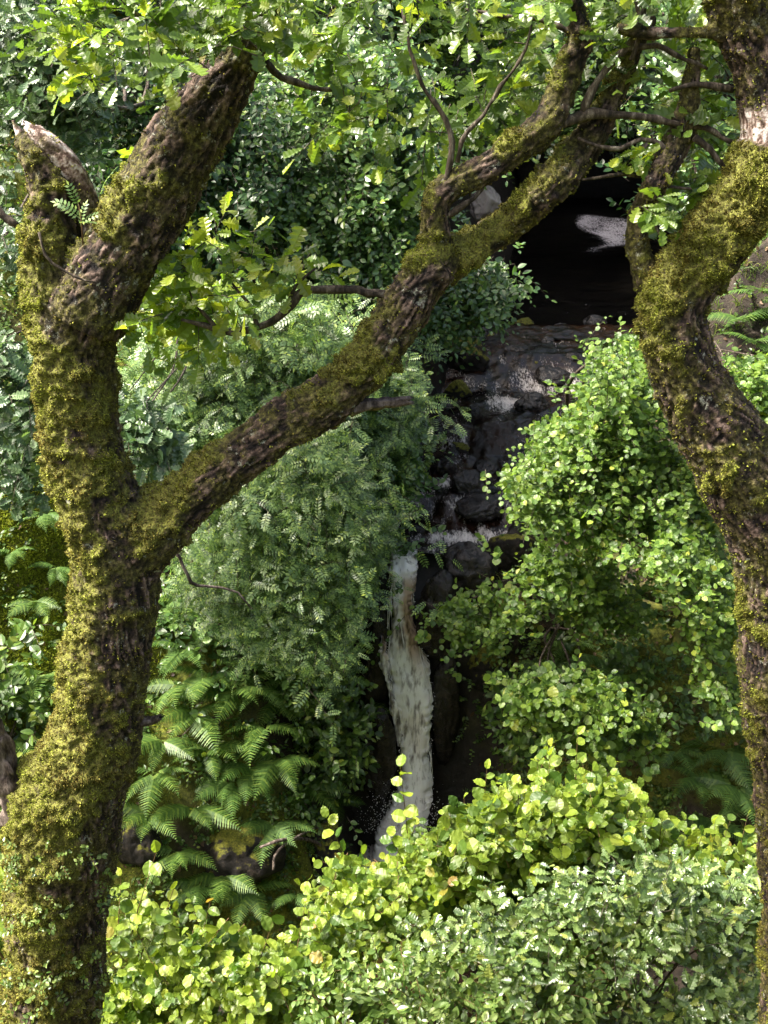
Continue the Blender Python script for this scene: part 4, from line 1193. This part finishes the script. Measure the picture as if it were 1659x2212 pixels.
shrub('rowan_shrub', 'lowest rowan spilling down to the left edge of the waterfall', 'shrub', [(400, 1130), (560, 1120), (740, 1200), (790, 1240), (775, 1350), (740, 1430), (640, 1420), (520, 1340), (400, 1260)], 10.8, .4, 560, 5, 44, 80, mat='rowan', seed=24, gap=.46, **rk)
shrub('beech_shrub', 'small leaved twigs drooping over the water left of the stones', 'shrub', [(770, 960), (860, 920), (905, 970), (890, 1060), (840, 1140), (880, 1190), (800, 1190)], 12.4, .3, 240, 7, 20, 75, [T_SMALL], 'beech_light', seed=25, gap=.32, droop=.4, up=UPB, nstem=5)

shrub('rowan_shrub', 'feathery rowan close to the oak trunk, behind the thin arching branch', 'shrub', [(290, 760), (420, 880), (470, 980), (450, 1100), (400, 1140), (380, 1000), (300, 900)], 11.4, .4, 220, 5, 46, 80, mat='rowan', seed=26, gap=.45, **rk)
shrub('bramble', 'dark green bramble between the oak fork and the lowest rowan', 'shrub', [(340, 1180), (430, 1150), (520, 1250), (620, 1340), (700, 1440), (600, 1460), (450, 1420), (340, 1380)], 11.3, .25, 200, 6, 26, 70, [T_SMALL, T_OVAL], 'beech_light', seed=27, gap=.42, droop=.4, up=UPB, nstem=6)
shrub('bramble', 'bramble trailing down the cliff left of the waterfall', 'shrub', [(600, 1460), (760, 1400), (810, 1480), (790, 1650), (740, 1760), (680, 1740), (640, 1600)], 11.15, .15, 130, 6, 24, 60, [T_SMALL, T_OVAL], 'cover', seed=28, gap=.46, droop=.4, up=UPB, nstem=6)
shrub('bramble', 'small leaved plants under the ferns above the hollow rock', 'shrub', [(340, 1560), (520, 1540), (660, 1640), (680, 1780), (520, 1800), (380, 1780)], 10.75, .15, 110, 6, 22, 55, [T_SMALL], 'cover', seed=29, gap=.48, droop=.4, up=UPB, nstem=6)
shrub('bramble', 'leafy tangle at the left edge below the mossy bank', 'shrub', [(-60, 1330), (80, 1340), (140, 1420), (110, 1560), (40, 1700), (-60, 1700)], 10.0, .2, 130, 6, 26, 60, [T_SMALL], 'cover', seed=30, gap=.46, droop=.4, up=UPB, nstem=6)
shrub('bramble', 'dark undergrowth behind the right hand ferns', 'shrub', [(1060, 1460), (1300, 1380), (1600, 1420), (1640, 1820), (1500, 1860), (1300, 1700), (1100, 1640)], 11.2, .25, 460, 6, 24, 60, [T_SMALL], 'cover', seed=36, gap=.46, droop=.4, up=UPB, nstem=8)

# hazels of the right bank
hz = dict(T_list=[T_HAZEL, T_HAZEL2], mat='hazel_far')
shrub('hazel_tree', 'tall bright hazel on the right bank between the rapids and the bent oak', 'tree', [(1275, 760), (1340, 715), (1410, 760), (1450, 880), (1500, 1000), (1560, 1140), (1590, 1300), (1500, 1180), (1380, 1140), (1250, 1170), (1150, 1130), (1095, 1070), (1125, 980), (1200, 910), (1260, 860)], 10.4, .7, 1150, 7, 18, 85, seed=31, gap=.46, up=(-.1, -.4, .9), nstem=10, r0=.03, **hz)
shrub('hazel_shrub', 'low hazel sprays below the tall hazel, beside the wet ledge', 'shrub', [(920, 1330), (1000, 1280), (1080, 1200), (1200, 1180), (1330, 1220), (1400, 1330), (1340, 1380), (1200, 1300), (1060, 1390), (960, 1400)], 10.7, .4, 280, 7, 18, 85, seed=32, gap=.48, up=(-.1, -.4, .9), nstem=6, **hz)
shrub('hazel_shrub', 'hazel branch with large leaves hanging over the right hand ferns', 'shrub', [(1060, 1480), (1180, 1440), (1320, 1470), (1440, 1530), (1420, 1620), (1300, 1640), (1180, 1590)], 9.6, .35, 160, 7, 23, 85, seed=33, gap=.45, up=(-.1, -.45, .9), nstem=5, **hz)
shrub('hazel_shrub', 'hazel twigs against the left side of the bent oak trunk', 'shrub', [(1330, 1180), (1460, 1120), (1560, 1200), (1590, 1440), (1600, 1520), (1500, 1500), (1540, 1380), (1440, 1260)], 9.2, .4, 200, 7, 21, 85, seed=34, gap=.48, up=(-.1, -.45, .9), nstem=5, **hz)
shrub('hazel_shrub', 'bright hazel behind the bent oak at the right edge', 'shrub', [(1560, 800), (1680, 760), (1720, 960), (1640, 960), (1580, 880)], 9.8, .4, 210, 7, 21, 80, seed=35, gap=.38, nstem=4, **hz)

# foreground bushes on the near slope
fgh = dict(T_list=[T_HAZEL, T_HAZEL2], mat='hazel', twigmat='twig_red')
sh = [(865, 1655, 880, 1800, 6), (1052, 1660, 1040, 1800, 6), (1190, 1630, 1170, 1790, 6), (1248, 1585, 1240, 1740, 6), (1300, 1680, 1260, 1780, 5), (1385, 1700, 1370, 1820, 6), (705, 1765, 760, 1880, 6), (1545, 1770, 1540, 1860, 5), (985, 1740, 990, 1850, 5), (1120, 1690, 1120, 1820, 6), (1430, 1770, 1420, 1860, 5)]
rs2 = np.random.default_rng(12)
for xx in np.arange(720, 1640, 26):
    ty = np.interp(xx, [690, 780, 880, 940, 1000, 1200, 1300, 1400, 1500, 1640], [1835, 1845, 1840, 1790, 1715, 1655, 1675, 1735, 1810, 1830]) + rs2.uniform(-10, 55)
    sh.append((xx + rs2.uniform(-20, 20), ty, xx + rs2.uniform(-20, 20), ty + rs2.uniform(90, 150), 8))
sh = [(a, b, c, d, max(e, 8)) for a, b, c, d, e in sh]
shrub('hazel_bush', 'sunlit yellow green hazel bush in front of the waterfall foot', 'bush', [(690, 1890), (760, 1875), (860, 1870), (930, 1830), (1000, 1745), (1100, 1715), (1200, 1680), (1300, 1690), (1400, 1760), (1500, 1850), (1600, 1840), (1650, 1900), (1640, 2020), (1400, 2010), (1100, 2050), (800, 2070), (640, 2040)], 6.6, .45, 760, 7, 32, 120, seed=41, gap=.38, up=(-.1, -.35, .9), nstem=14, r0=.012, shoots=sh, dirup=.9, droop=.1, twig=.0035, **fgh)
sh2 = [(338, 1840, 290, 1990, 6), (262, 1890, 255, 2010, 6), (455, 1945, 430, 2050, 6), (375, 1920, 340, 2030, 5), (590, 1990, 560, 2080, 5), (660, 1950, 640, 2060, 5)]
shrub('hazel_bush', 'pale hazel bush at the foot of the forked oak trunk', 'bush', [(215, 1990), (300, 1960), (420, 2010), (540, 2060), (680, 2060), (760, 2140), (760, 2330), (200, 2330)], 6.0, .4, 360, 7, 33, 120, seed=42, gap=.36, up=(-.1, -.35, .9), nstem=10, r0=.012, shoots=sh2, dirup=.9, droop=.1, twig=.0035, **fgh)
shrub('hazel_bush', 'hazel leaves at the lower left corner behind the oak trunk', 'bush', [(-90, 1880), (30, 1900), (60, 2050), (40, 2330), (-90, 2330)], 6.2, .3, 70, 7, 40, 110, seed=43, gap=.2, nstem=5, dirup=.6, droop=.1, **fgh)
shrub('honeysuckle_bush', 'dense small leaved bush along the bottom, left of the young oak', 'bush', [(640, 2090), (800, 2060), (980, 2030), (1150, 2010), (1260, 2060), (1300, 2330), (620, 2330)], 5.7, .35, 520, 8, 26, 95, [T_OVAL, T_SMALL], 'ivy', seed=44, gap=.25, up=(-.1, -.35, .9), nstem=12, r0=.01, dirup=.6, droop=.15, twigmat='twig_red', twig=.003)
shrub('young_oak', 'glossy young oak thicket filling the lower right corner', 'bush', [(860, 2010), (1050, 1970), (1200, 1900), (1330, 1860), (1450, 1860), (1640, 1900), (1680, 2330), (1150, 2330), (1100, 2120)], 5.8, .4, 440, 7, 38, 110, [T_OAK, T_OAK2], 'oak_pale', seed=45, gap=.25, up=(-.1, -.35, .9), nstem=12, r0=.012, dirup=.6, droop=.12, twig=.003)

trunk_plants('small leaved bilberry growing on the mossy foot of the forked oak', 15, 230, 1830, 2010, 60, 14, 1)
trunk_plants('bilberry sprigs near the bottom edge on the forked oak trunk', 20, 215, 2060, 2200, 36, 14, 2)
# seedlings rooted on the oaks
def seedling(px, py, Y, label, n, lpx, seed):
    rng = np.random.default_rng(seed)
    b = at(px, py, Y); mp = float(ppx(px, py, Y))
    th = thing('rowan_seedling', b, label, 'seedling')
    D = np.stack([rng.uniform(-.9, .9, n), rng.uniform(-.7, .1, n), rng.uniform(.3, 1.0, n)], -1)
    O = np.repeat(b[None], n, 0) + np.array([0, 0, 1.0]) * rng.uniform(20, 75, n)[:, None] * mp
    Vv, F_ = place(T_ROWAN, O, D, np.array([0, -.5, .8]) + rng.normal(0, .25, (n, 3)), lpx * mp * rng.uniform(.8, 1.1, n), np.full(n, -.4))
    mk('foliage', Vv, F_, M['rowan'], th, smooth=False)
    P = np.array([b + np.array([0, 0, -.03]), b + np.array([.004, 0, 40 * mp]), b + np.array([0, 0, 80 * mp])])
    V, F = tube(P, [.004, .003, .001], 5)
    mk('stems', V, F, M['twig_red'], th)
seedling(178, 520, YA - .12, 'tiny rowan seedling in the hollow of the broken stub', 6, 52, 1)
seedling(222, 500, YA + .05, 'bright rowan seedling behind the crotch of the leaning limb', 9, 70, 2)

# ------------------------------------------------------------------ ferns
def frond_mesh(name, seed, mat):
    rng = np.random.default_rng(seed)
    V, F = [], []
    n = 19
    k = 0
    ts = np.linspace(.12, .985, n)
    arch = lambda t: np.array([0, t - .12 * t ** 3, .30 * t - .52 * t ** 2.2])
    for i, t in enumerate(ts):
        l = .27 * (np.sin(np.pi * min(1, t * .78 + .20)) ** .8) * (1 - t * .25) * rng.uniform(.9, 1.1)
        l *= .35 + .65 * min(1, (1.02 - t) * 3.2)
        b = arch(t)
        for sg in (-1, 1):
            dirn = unit(np.array([sg * 1.0, .42 + .2 * t, -.22 + rng.normal(0, .06)]))
            across = unit(np.array([-.42 * sg, 1.0, 0]))
            wd = .034 * (1.1 - .6 * t)
            m_ = 7
            prev = None
            for j in range(m_ + 1):
                u = j / m_
                c = b + dirn * l * u + np.array([0, 0, -.10 * l * u * u])
                ww = wd * (1 - u ** 1.5) * (1.0 if j % 2 else .52)
                V.extend([c + across * ww, c - across * ww])
                if prev is not None: F.append((prev, prev + 1, k + 1, k))
                prev = k; k += 2
    prev = None
    for t in np.linspace(0, .99, 12):
        c = arch(t)
        V.extend([c + np.array([.006 * (1.1 - t), 0, 0.002]), c - np.array([.006 * (1.1 - t), 0, -.002])])
        if prev is not None: F.append((prev, prev + 1, k + 1, k))
        prev = k; k += 2
    o = mk(name, np.array(V), np.array(F), M[mat], smooth=False)
    me = o.data
    bpy.data.objects.remove(o)
    return me
FM = {'l': [frond_mesh('frond', i, 'fern') for i in range(3)], 'd': [frond_mesh('frond', i + 5, 'fern_dark') for i in range(3)]}

def fern(px, py, szpx, nf, kind, label, seed, Y=None, group=None):
    rng = np.random.default_rng(900 + seed)
    Pt, Yh = hit(px, py)
    Yp = (Yh if Y is None else Y) - .16
    szpx *= .98
    P = at(px, py, Yp); mp = float(ppx(px, py, Yp))
    th = thing('fern', P, label, 'fern', group)
    for i in range(nf):
        f = bpy.data.objects.new('frond', FM[kind][rng.integers(3)])
        COL.objects.link(f)
        f.parent = th
        a = math.pi + (i - (nf - 1) / 2) * (3.6 / nf) + rng.normal(0, .22)      # fan out over the open side
        f.rotation_euler = (rng.uniform(-.15, .45), rng.normal(0, .25), a)
        s = szpx * mp * rng.uniform(.8, 1.15)
        f.scale = (s * rng.uniform(.9, 1.15), s, s)
fl = [
    (60, 1500, 120, 6, 'l', 'tall fern beside the left edge under the mossy green bank'),
    (105, 1455, 110, 5, 'l', 'fern close to the left side of the forked oak trunk'),
    (25, 1600, 120, 6, 'l', 'fern at the left edge above the dead grey limb'),
    (75, 1640, 110, 5, 'd', 'shaded fern between the dead limb and the oak trunk'),
    (95, 1110, 90, 5, 'd', 'small dark fern on the moss left of the oak fork'),
    (30, 1190, 80, 5, 'd', 'small dark fern on the far left mossy bank, uppermost'),
    (75, 1300, 85, 5, 'l', 'small fern low on the far left mossy bank'),
    (120, 1225, 80, 5, 'd', 'small fern on the mossy bank half hidden by the oak trunk'),
    (420, 1540, 125, 6, 'l', 'broad fern right of the oak trunk, topmost of its slope'),
    (505, 1490, 125, 6, 'l', 'large bright fern below the rowan, left of the rock face'),
    (570, 1570, 125, 6, 'l', 'large fern in the middle of the fern slope'),
    (600, 1640, 125, 6, 'l', 'fern with drooping tips right of the hollow rock'),
    (650, 1700, 120, 6, 'l', 'fern nearest the dark cliff beside the fall'),
    (500, 1690, 115, 5, 'd', 'deep green fern in the shade above the hollow rock'),
    (350, 1600, 115, 5, 'l', 'fern against the right side of the oak trunk by the short snag'),
    (335, 1670, 110, 5, 'l', 'fern against the oak trunk below the short snag'),
    (325, 1760, 110, 5, 'l', 'fern low against the oak trunk beside the grey rock'),
    (415, 1745, 125, 4, 'l', 'bright fern with one long frond pointing right'),
    (560, 1480, 110, 5, 'd', 'fern tucked under the lowest rowan'),
    (775, 1600, 100, 5, 'd', 'fern on the cliff edge left of the waterfall'),
    (775, 1530, 95, 5, 'l', 'small bright fern high on the cliff left of the waterfall'),
    (480, 1890, 105, 6, 'l', 'bright fern hanging under the hollow rock'),
    (430, 1910, 95, 5, 'd', 'dark fern at the left of the hollow under the rock'),
    (545, 1920, 100, 5, 'l', 'fern at the right of the hollow under the rock'),
    (640, 1930, 100, 5, 'd', 'fern below the arching dead twigs'),
    (400, 1400, 95, 5, 'd', 'shaded fern high beside the oak trunk below the rowan'),
    (480, 1360, 95, 5, 'd', 'shaded fern under the lowest rowan, left end'),
    (600, 1360, 95, 5, 'd', 'shaded fern under the lowest rowan, middle'),
    (680, 1480, 100, 5, 'd', 'fern below the right end of the lowest rowan'),
    (690, 1590, 95, 5, 'd', 'fern left of the cliff ferns'),
    (450, 1620, 115, 5, 'l', 'bright fern between the oak trunk ferns and the hollow rock'),
    (545, 1660, 110, 5, 'd', 'deep green fern just above the top of the hollow rock'),
    (600, 1510, 115, 6, 'l', 'bright fern at the upper right of the fern slope'),
    (700, 1660, 100, 5, 'd', 'dark fern tucked against the cliff above the arching dead twigs'),
    (455, 1460, 110, 5, 'l', 'bright fern just under the bramble right of the oak trunk'),
    (385, 1480, 105, 5, 'l', 'bright fern beside the oak trunk above the short snag'),
    (365, 1300, 90, 5, 'd', 'small fern close to the pale lichen side of the oak trunk'),
    (540, 1420, 100, 5, 'd', 'fern in the lower fringe of the bramble'),
    (640, 1440, 95, 5, 'l', 'light fern hanging under the right part of the bramble'),
    (380, 1840, 110, 5, 'l', 'fern between the grey rock and the hollow rock'),
    (590, 1780, 105, 5, 'd', 'fern at the right shoulder of the hollow rock'),
    (720, 1730, 95, 5, 'l', 'small light fern low on the cliff left of the fall'),
    (20, 1440, 105, 5, 'l', 'uppermost fern at the left picture edge below the moss'),
    (60, 1720, 110, 5, 'd', 'fern at the foot of the dead grey limb'),
    (1230, 1390, 95, 5, 'd', 'dark fern right of the bright mossy boulder'),
    (1290, 1420, 100, 5, 'd', 'dark fern under the low hazel sprays'),
    (1350, 1460, 100, 5, 'd', 'dark fern right of the low hazel sprays'),
    (1180, 1440, 90, 5, 'd', 'dark fern below the bright mossy boulder'),
    (1600, 1560, 110, 5, 'd', 'fern just left of the lower bent oak trunk'),
    (1560, 1620, 115, 6, 'd', 'large dark fern among the right hand ferns'),
    (1590, 1700, 120, 6, 'd', 'large fern touching the bent oak trunk'),
    (1510, 1680, 110, 5, 'd', 'fern at the left of the right hand fern group'),
    (1540, 1770, 120, 6, 'd', 'lowest large fern on the right slope'),
    (1610, 1800, 110, 5, 'd', 'lowest fern beside the bent oak trunk'),
    (1460, 1620, 95, 5, 'd', 'small dark fern under the hazel branch'),
    (1600, 690, 110, 5, 'd', 'fern high on the right bank behind the bent oak'),
    (1640, 630, 110, 5, 'd', 'topmost fern on the right edge'),
    (1630, 740, 100, 5, 'd', 'fern on the right edge above the bright hazel'),
    (1310, 740, 95, 5, 'd', 'fern beside the top of the tall hazel'),
]
for i, (px, py, sz, nf, kd, lab) in enumerate(fl):
    fern(px, py, sz, nf, kd, lab, i)

# ------------------------------------------------------------------ low plants and grass on the banks
cen = Vg[GQ].mean(1)
nq = unit(np.cross(Vg[GQ[:, 1]] - Vg[GQ[:, 0]], Vg[GQ[:, 3]] - Vg[GQ[:, 0]]))
arq = np.linalg.norm(np.cross(Vg[GQ[:, 1]] - Vg[GQ[:, 0]], Vg[GQ[:, 3]] - Vg[GQ[:, 0]]), axis=-1)
frus = np.abs(cen[:, 0]) < (cen[:, 1] * .42 + 1.5)
wq = wet[GQ].mean(1)
dens = arq * frus * (cen[:, 1] > 8) * (cen[:, 1] < 34) * np.clip(1 - 1.25 * wq, 0, 1) * (1 - .55 * mbank[GQ].mean(1))
pat = fbm(cen * 1.1, 61, 4)
def scatter(n, wts, rng):
    k = rng.choice(len(cen), n, p=wts / wts.sum())
    a = rng.uniform(0, 1, (n, 2))
    q = Vg[GQ[k]]
    return (q[:, 0] * ((1 - a[:, :1]) * (1 - a[:, 1:])) + q[:, 1] * (a[:, :1] * (1 - a[:, 1:])) + q[:, 2] * (a[:, :1] * a[:, 1:]) + q[:, 3] * ((1 - a[:, :1]) * a[:, 1:])), nq[k]
rng = np.random.default_rng(77)
near = np.where(cen[:, 1] < 16, 1.0, .55)
O, Nn = scatter(20000, dens * near * (.12 + sstep(.40, .56, pat)), rng)
D = unit(Nn * .6 + rng.normal(0, .5, O.shape) + np.array([0, -.3, .35]))
ln = rng.uniform(.10, .30, len(O)) * (1 + .03 * np.maximum(0, O[:, 1] - 12))
lv, tw = sprays(O, D, ln, 7, rng.uniform(.032, .068, len(O)) * (1 + .04 * np.maximum(0, O[:, 1] - 12)), [T_SMALL], .4, rng, (0, -.4, .9), .5, twig=.002)
A = Acc()
for v_, f_ in lv: A.add(v_, f_)
A.add(*tw)
tag(A.build('undergrowth', M['cover'], None, smooth=False), 'small leaved plants covering the banks', None, kind='stuff')
O, Nn = scatter(9000, dens * near * sstep(.5, .36, pat), rng)
n = len(O)
VV, FF = [], []
d = unit(np.array([0, -.25, .8]) + Nn * .4 + rng.normal(0, .35, (n, 3)))
l = rng.uniform(.08, .26, n)[:, None]
for b in range(4):
    dd = unit(d + rng.normal(0, .3, (n, 3))); sd = unit(np.cross(dd, rng.normal(0, 1, (n, 3)))); ll = l * rng.uniform(.6, 1.1, (n, 1))
    p0 = O + rng.normal(0, .015, (n, 3)); m1 = p0 + dd * ll * .55; m2 = p0 + dd * ll - np.array([0, 0, 1]) * ll * .35 + Nn * ll * .15
    VV.append(np.stack([p0 - sd * .004, p0 + sd * .004, m1 + sd * .004, m1 - sd * .004, m2], 1))
VV = np.stack(VV, 1).reshape(-1, 3)
bs = (np.arange(n * 4) * 5)[:, None]
tag(mk('grass', VV, [bs + np.array([[0, 1, 2, 3]]), bs + np.array([[3, 2, 4]])], M['grass'], smooth=False), 'thin woodland grass on the banks', None, kind='stuff')

# ------------------------------------------------------------------ fallen wood
def log(nodes, label, mat, name='fallen_log', cat='log', off=.12, nseg=12, wob=.06):
    P = []; R = []
    for px, py, r in nodes:
        q_, Y = hit(px, py); Y -= off
        P.append(at(px, py, Y)); R.append(r * float(ppx(px, py, Y)))
    P, R, _ = resample(P, R, .05)
    P = P + (np.stack([fbm(P * 3, 81, 3), fbm(P * 3, 82, 3), fbm(P * 3, 83, 3)], -1) - .5) * wob
    V, F = tube(P, R, nseg)
    cc = np.repeat(P, nseg, 0); body = V[:len(cc)]
    V[:len(cc)] = cc + (body - cc) * (1 + (fbm(body * 14, 61, 3) - .5)[:, None] * .8)
    return tag(mk(name, V, F, M[mat]), label, cat)
log([(1370, 1270, 8), (1420, 1262, 11), (1480, 1264, 12)], 'mossy log lying on the right slope, left piece', 'log')
log([(1530, 1285, 11), (1570, 1278, 11), (1600, 1280, 9)], 'mossy log on the right slope touching the bent oak', 'log')
log([(1330, 1300, 8), (1400, 1306, 10), (1480, 1320, 10), (1545, 1322, 8)], 'dark fallen log below the two mossy logs', 'log')
log([(1455, 1400, 8), (1470, 1360, 10), (1510, 1335, 10)], 'crooked mossy branch leaning down from the dark log', 'log')
log([(285, 930, 10), (330, 905, 12), (385, 868, 11)], 'mossy log under the rowan right of the oak trunk', 'log')
log([(340, 975, 5), (380, 950, 6), (430, 950, 5), (470, 980, 4)], 'thin arching mossy branch under the long limb', 'log', 'dead_branch', 'branch', .4)
log([(560, 1830, 3), (610, 1815, 4), (680, 1818, 4), (740, 1870, 3), (780, 1920, 2)], 'pale arching dead twig below the fern slope', 'dead', 'dead_branch', 'branch', .4, 6)
log([(590, 1880, 3), (600, 1840, 3), (650, 1805, 3), (720, 1770, 2)], 'thin dead twig crossing the pale arching twig', 'dead', 'dead_branch', 'branch', .4, 6)
log([(690, 1900, 3), (730, 1950, 4), (770, 2010, 3)], 'dead twig slanting down toward the hazel bush', 'dead', 'dead_branch', 'branch', .4, 6)

O, Nn = scatter(9000, dens * near, rng)
n = len(O)
Vv, Ff = place(T_SMALL, O + Nn * .012, rng.normal(0, 1, (n, 3)), Nn + rng.normal(0, .35, (n, 3)), rng.uniform(.04, .09, n), rng.uniform(-.4, .4, n))
M['litter'] = leaf_mat('fallen_leaf', [(0, (.03, .016, .008)), (.5, (.09, .05, .025)), (1, (.2, .13, .07))], .1, .7)
tag(mk('leaf_litter', Vv, Ff, M['litter'], smooth=False), 'brown fallen leaves lying on the banks', None, kind='stuff')

# moss tufts carpeting the far left bank
wm = arq * (mbank[GQ].mean(1) + .10 * np.clip(moss[GQ].mean(1) - .55, 0, 1)) * (cen[:, 1] < 15) * frus * (1 - wq)
O, Nn = scatter(60000, wm, rng)
n = len(O)
hump = .05 * (fbm(O * 6, 4, 3) - .4)
O = O + Nn * hump[:, None]
VV = []
for b in range(2):
    d = unit(Nn * .6 + rng.normal(0, .6, (n, 3))); sd = unit(np.cross(d, rng.normal(0, 1, (n, 3))))
    l = rng.uniform(.015, .05, (n, 1)); wd = rng.uniform(.006, .014, (n, 1))
    VV.append(np.stack([O - sd * wd, O + sd * wd, O + d * l], 1))
VV = np.stack(VV, 1).reshape(-1, 3)
tag(mk('bank_moss', VV, np.arange(len(VV)).reshape(-1, 3), M['moss_bright'], smooth=False), 'bright green moss carpeting the bank', None, kind='stuff')
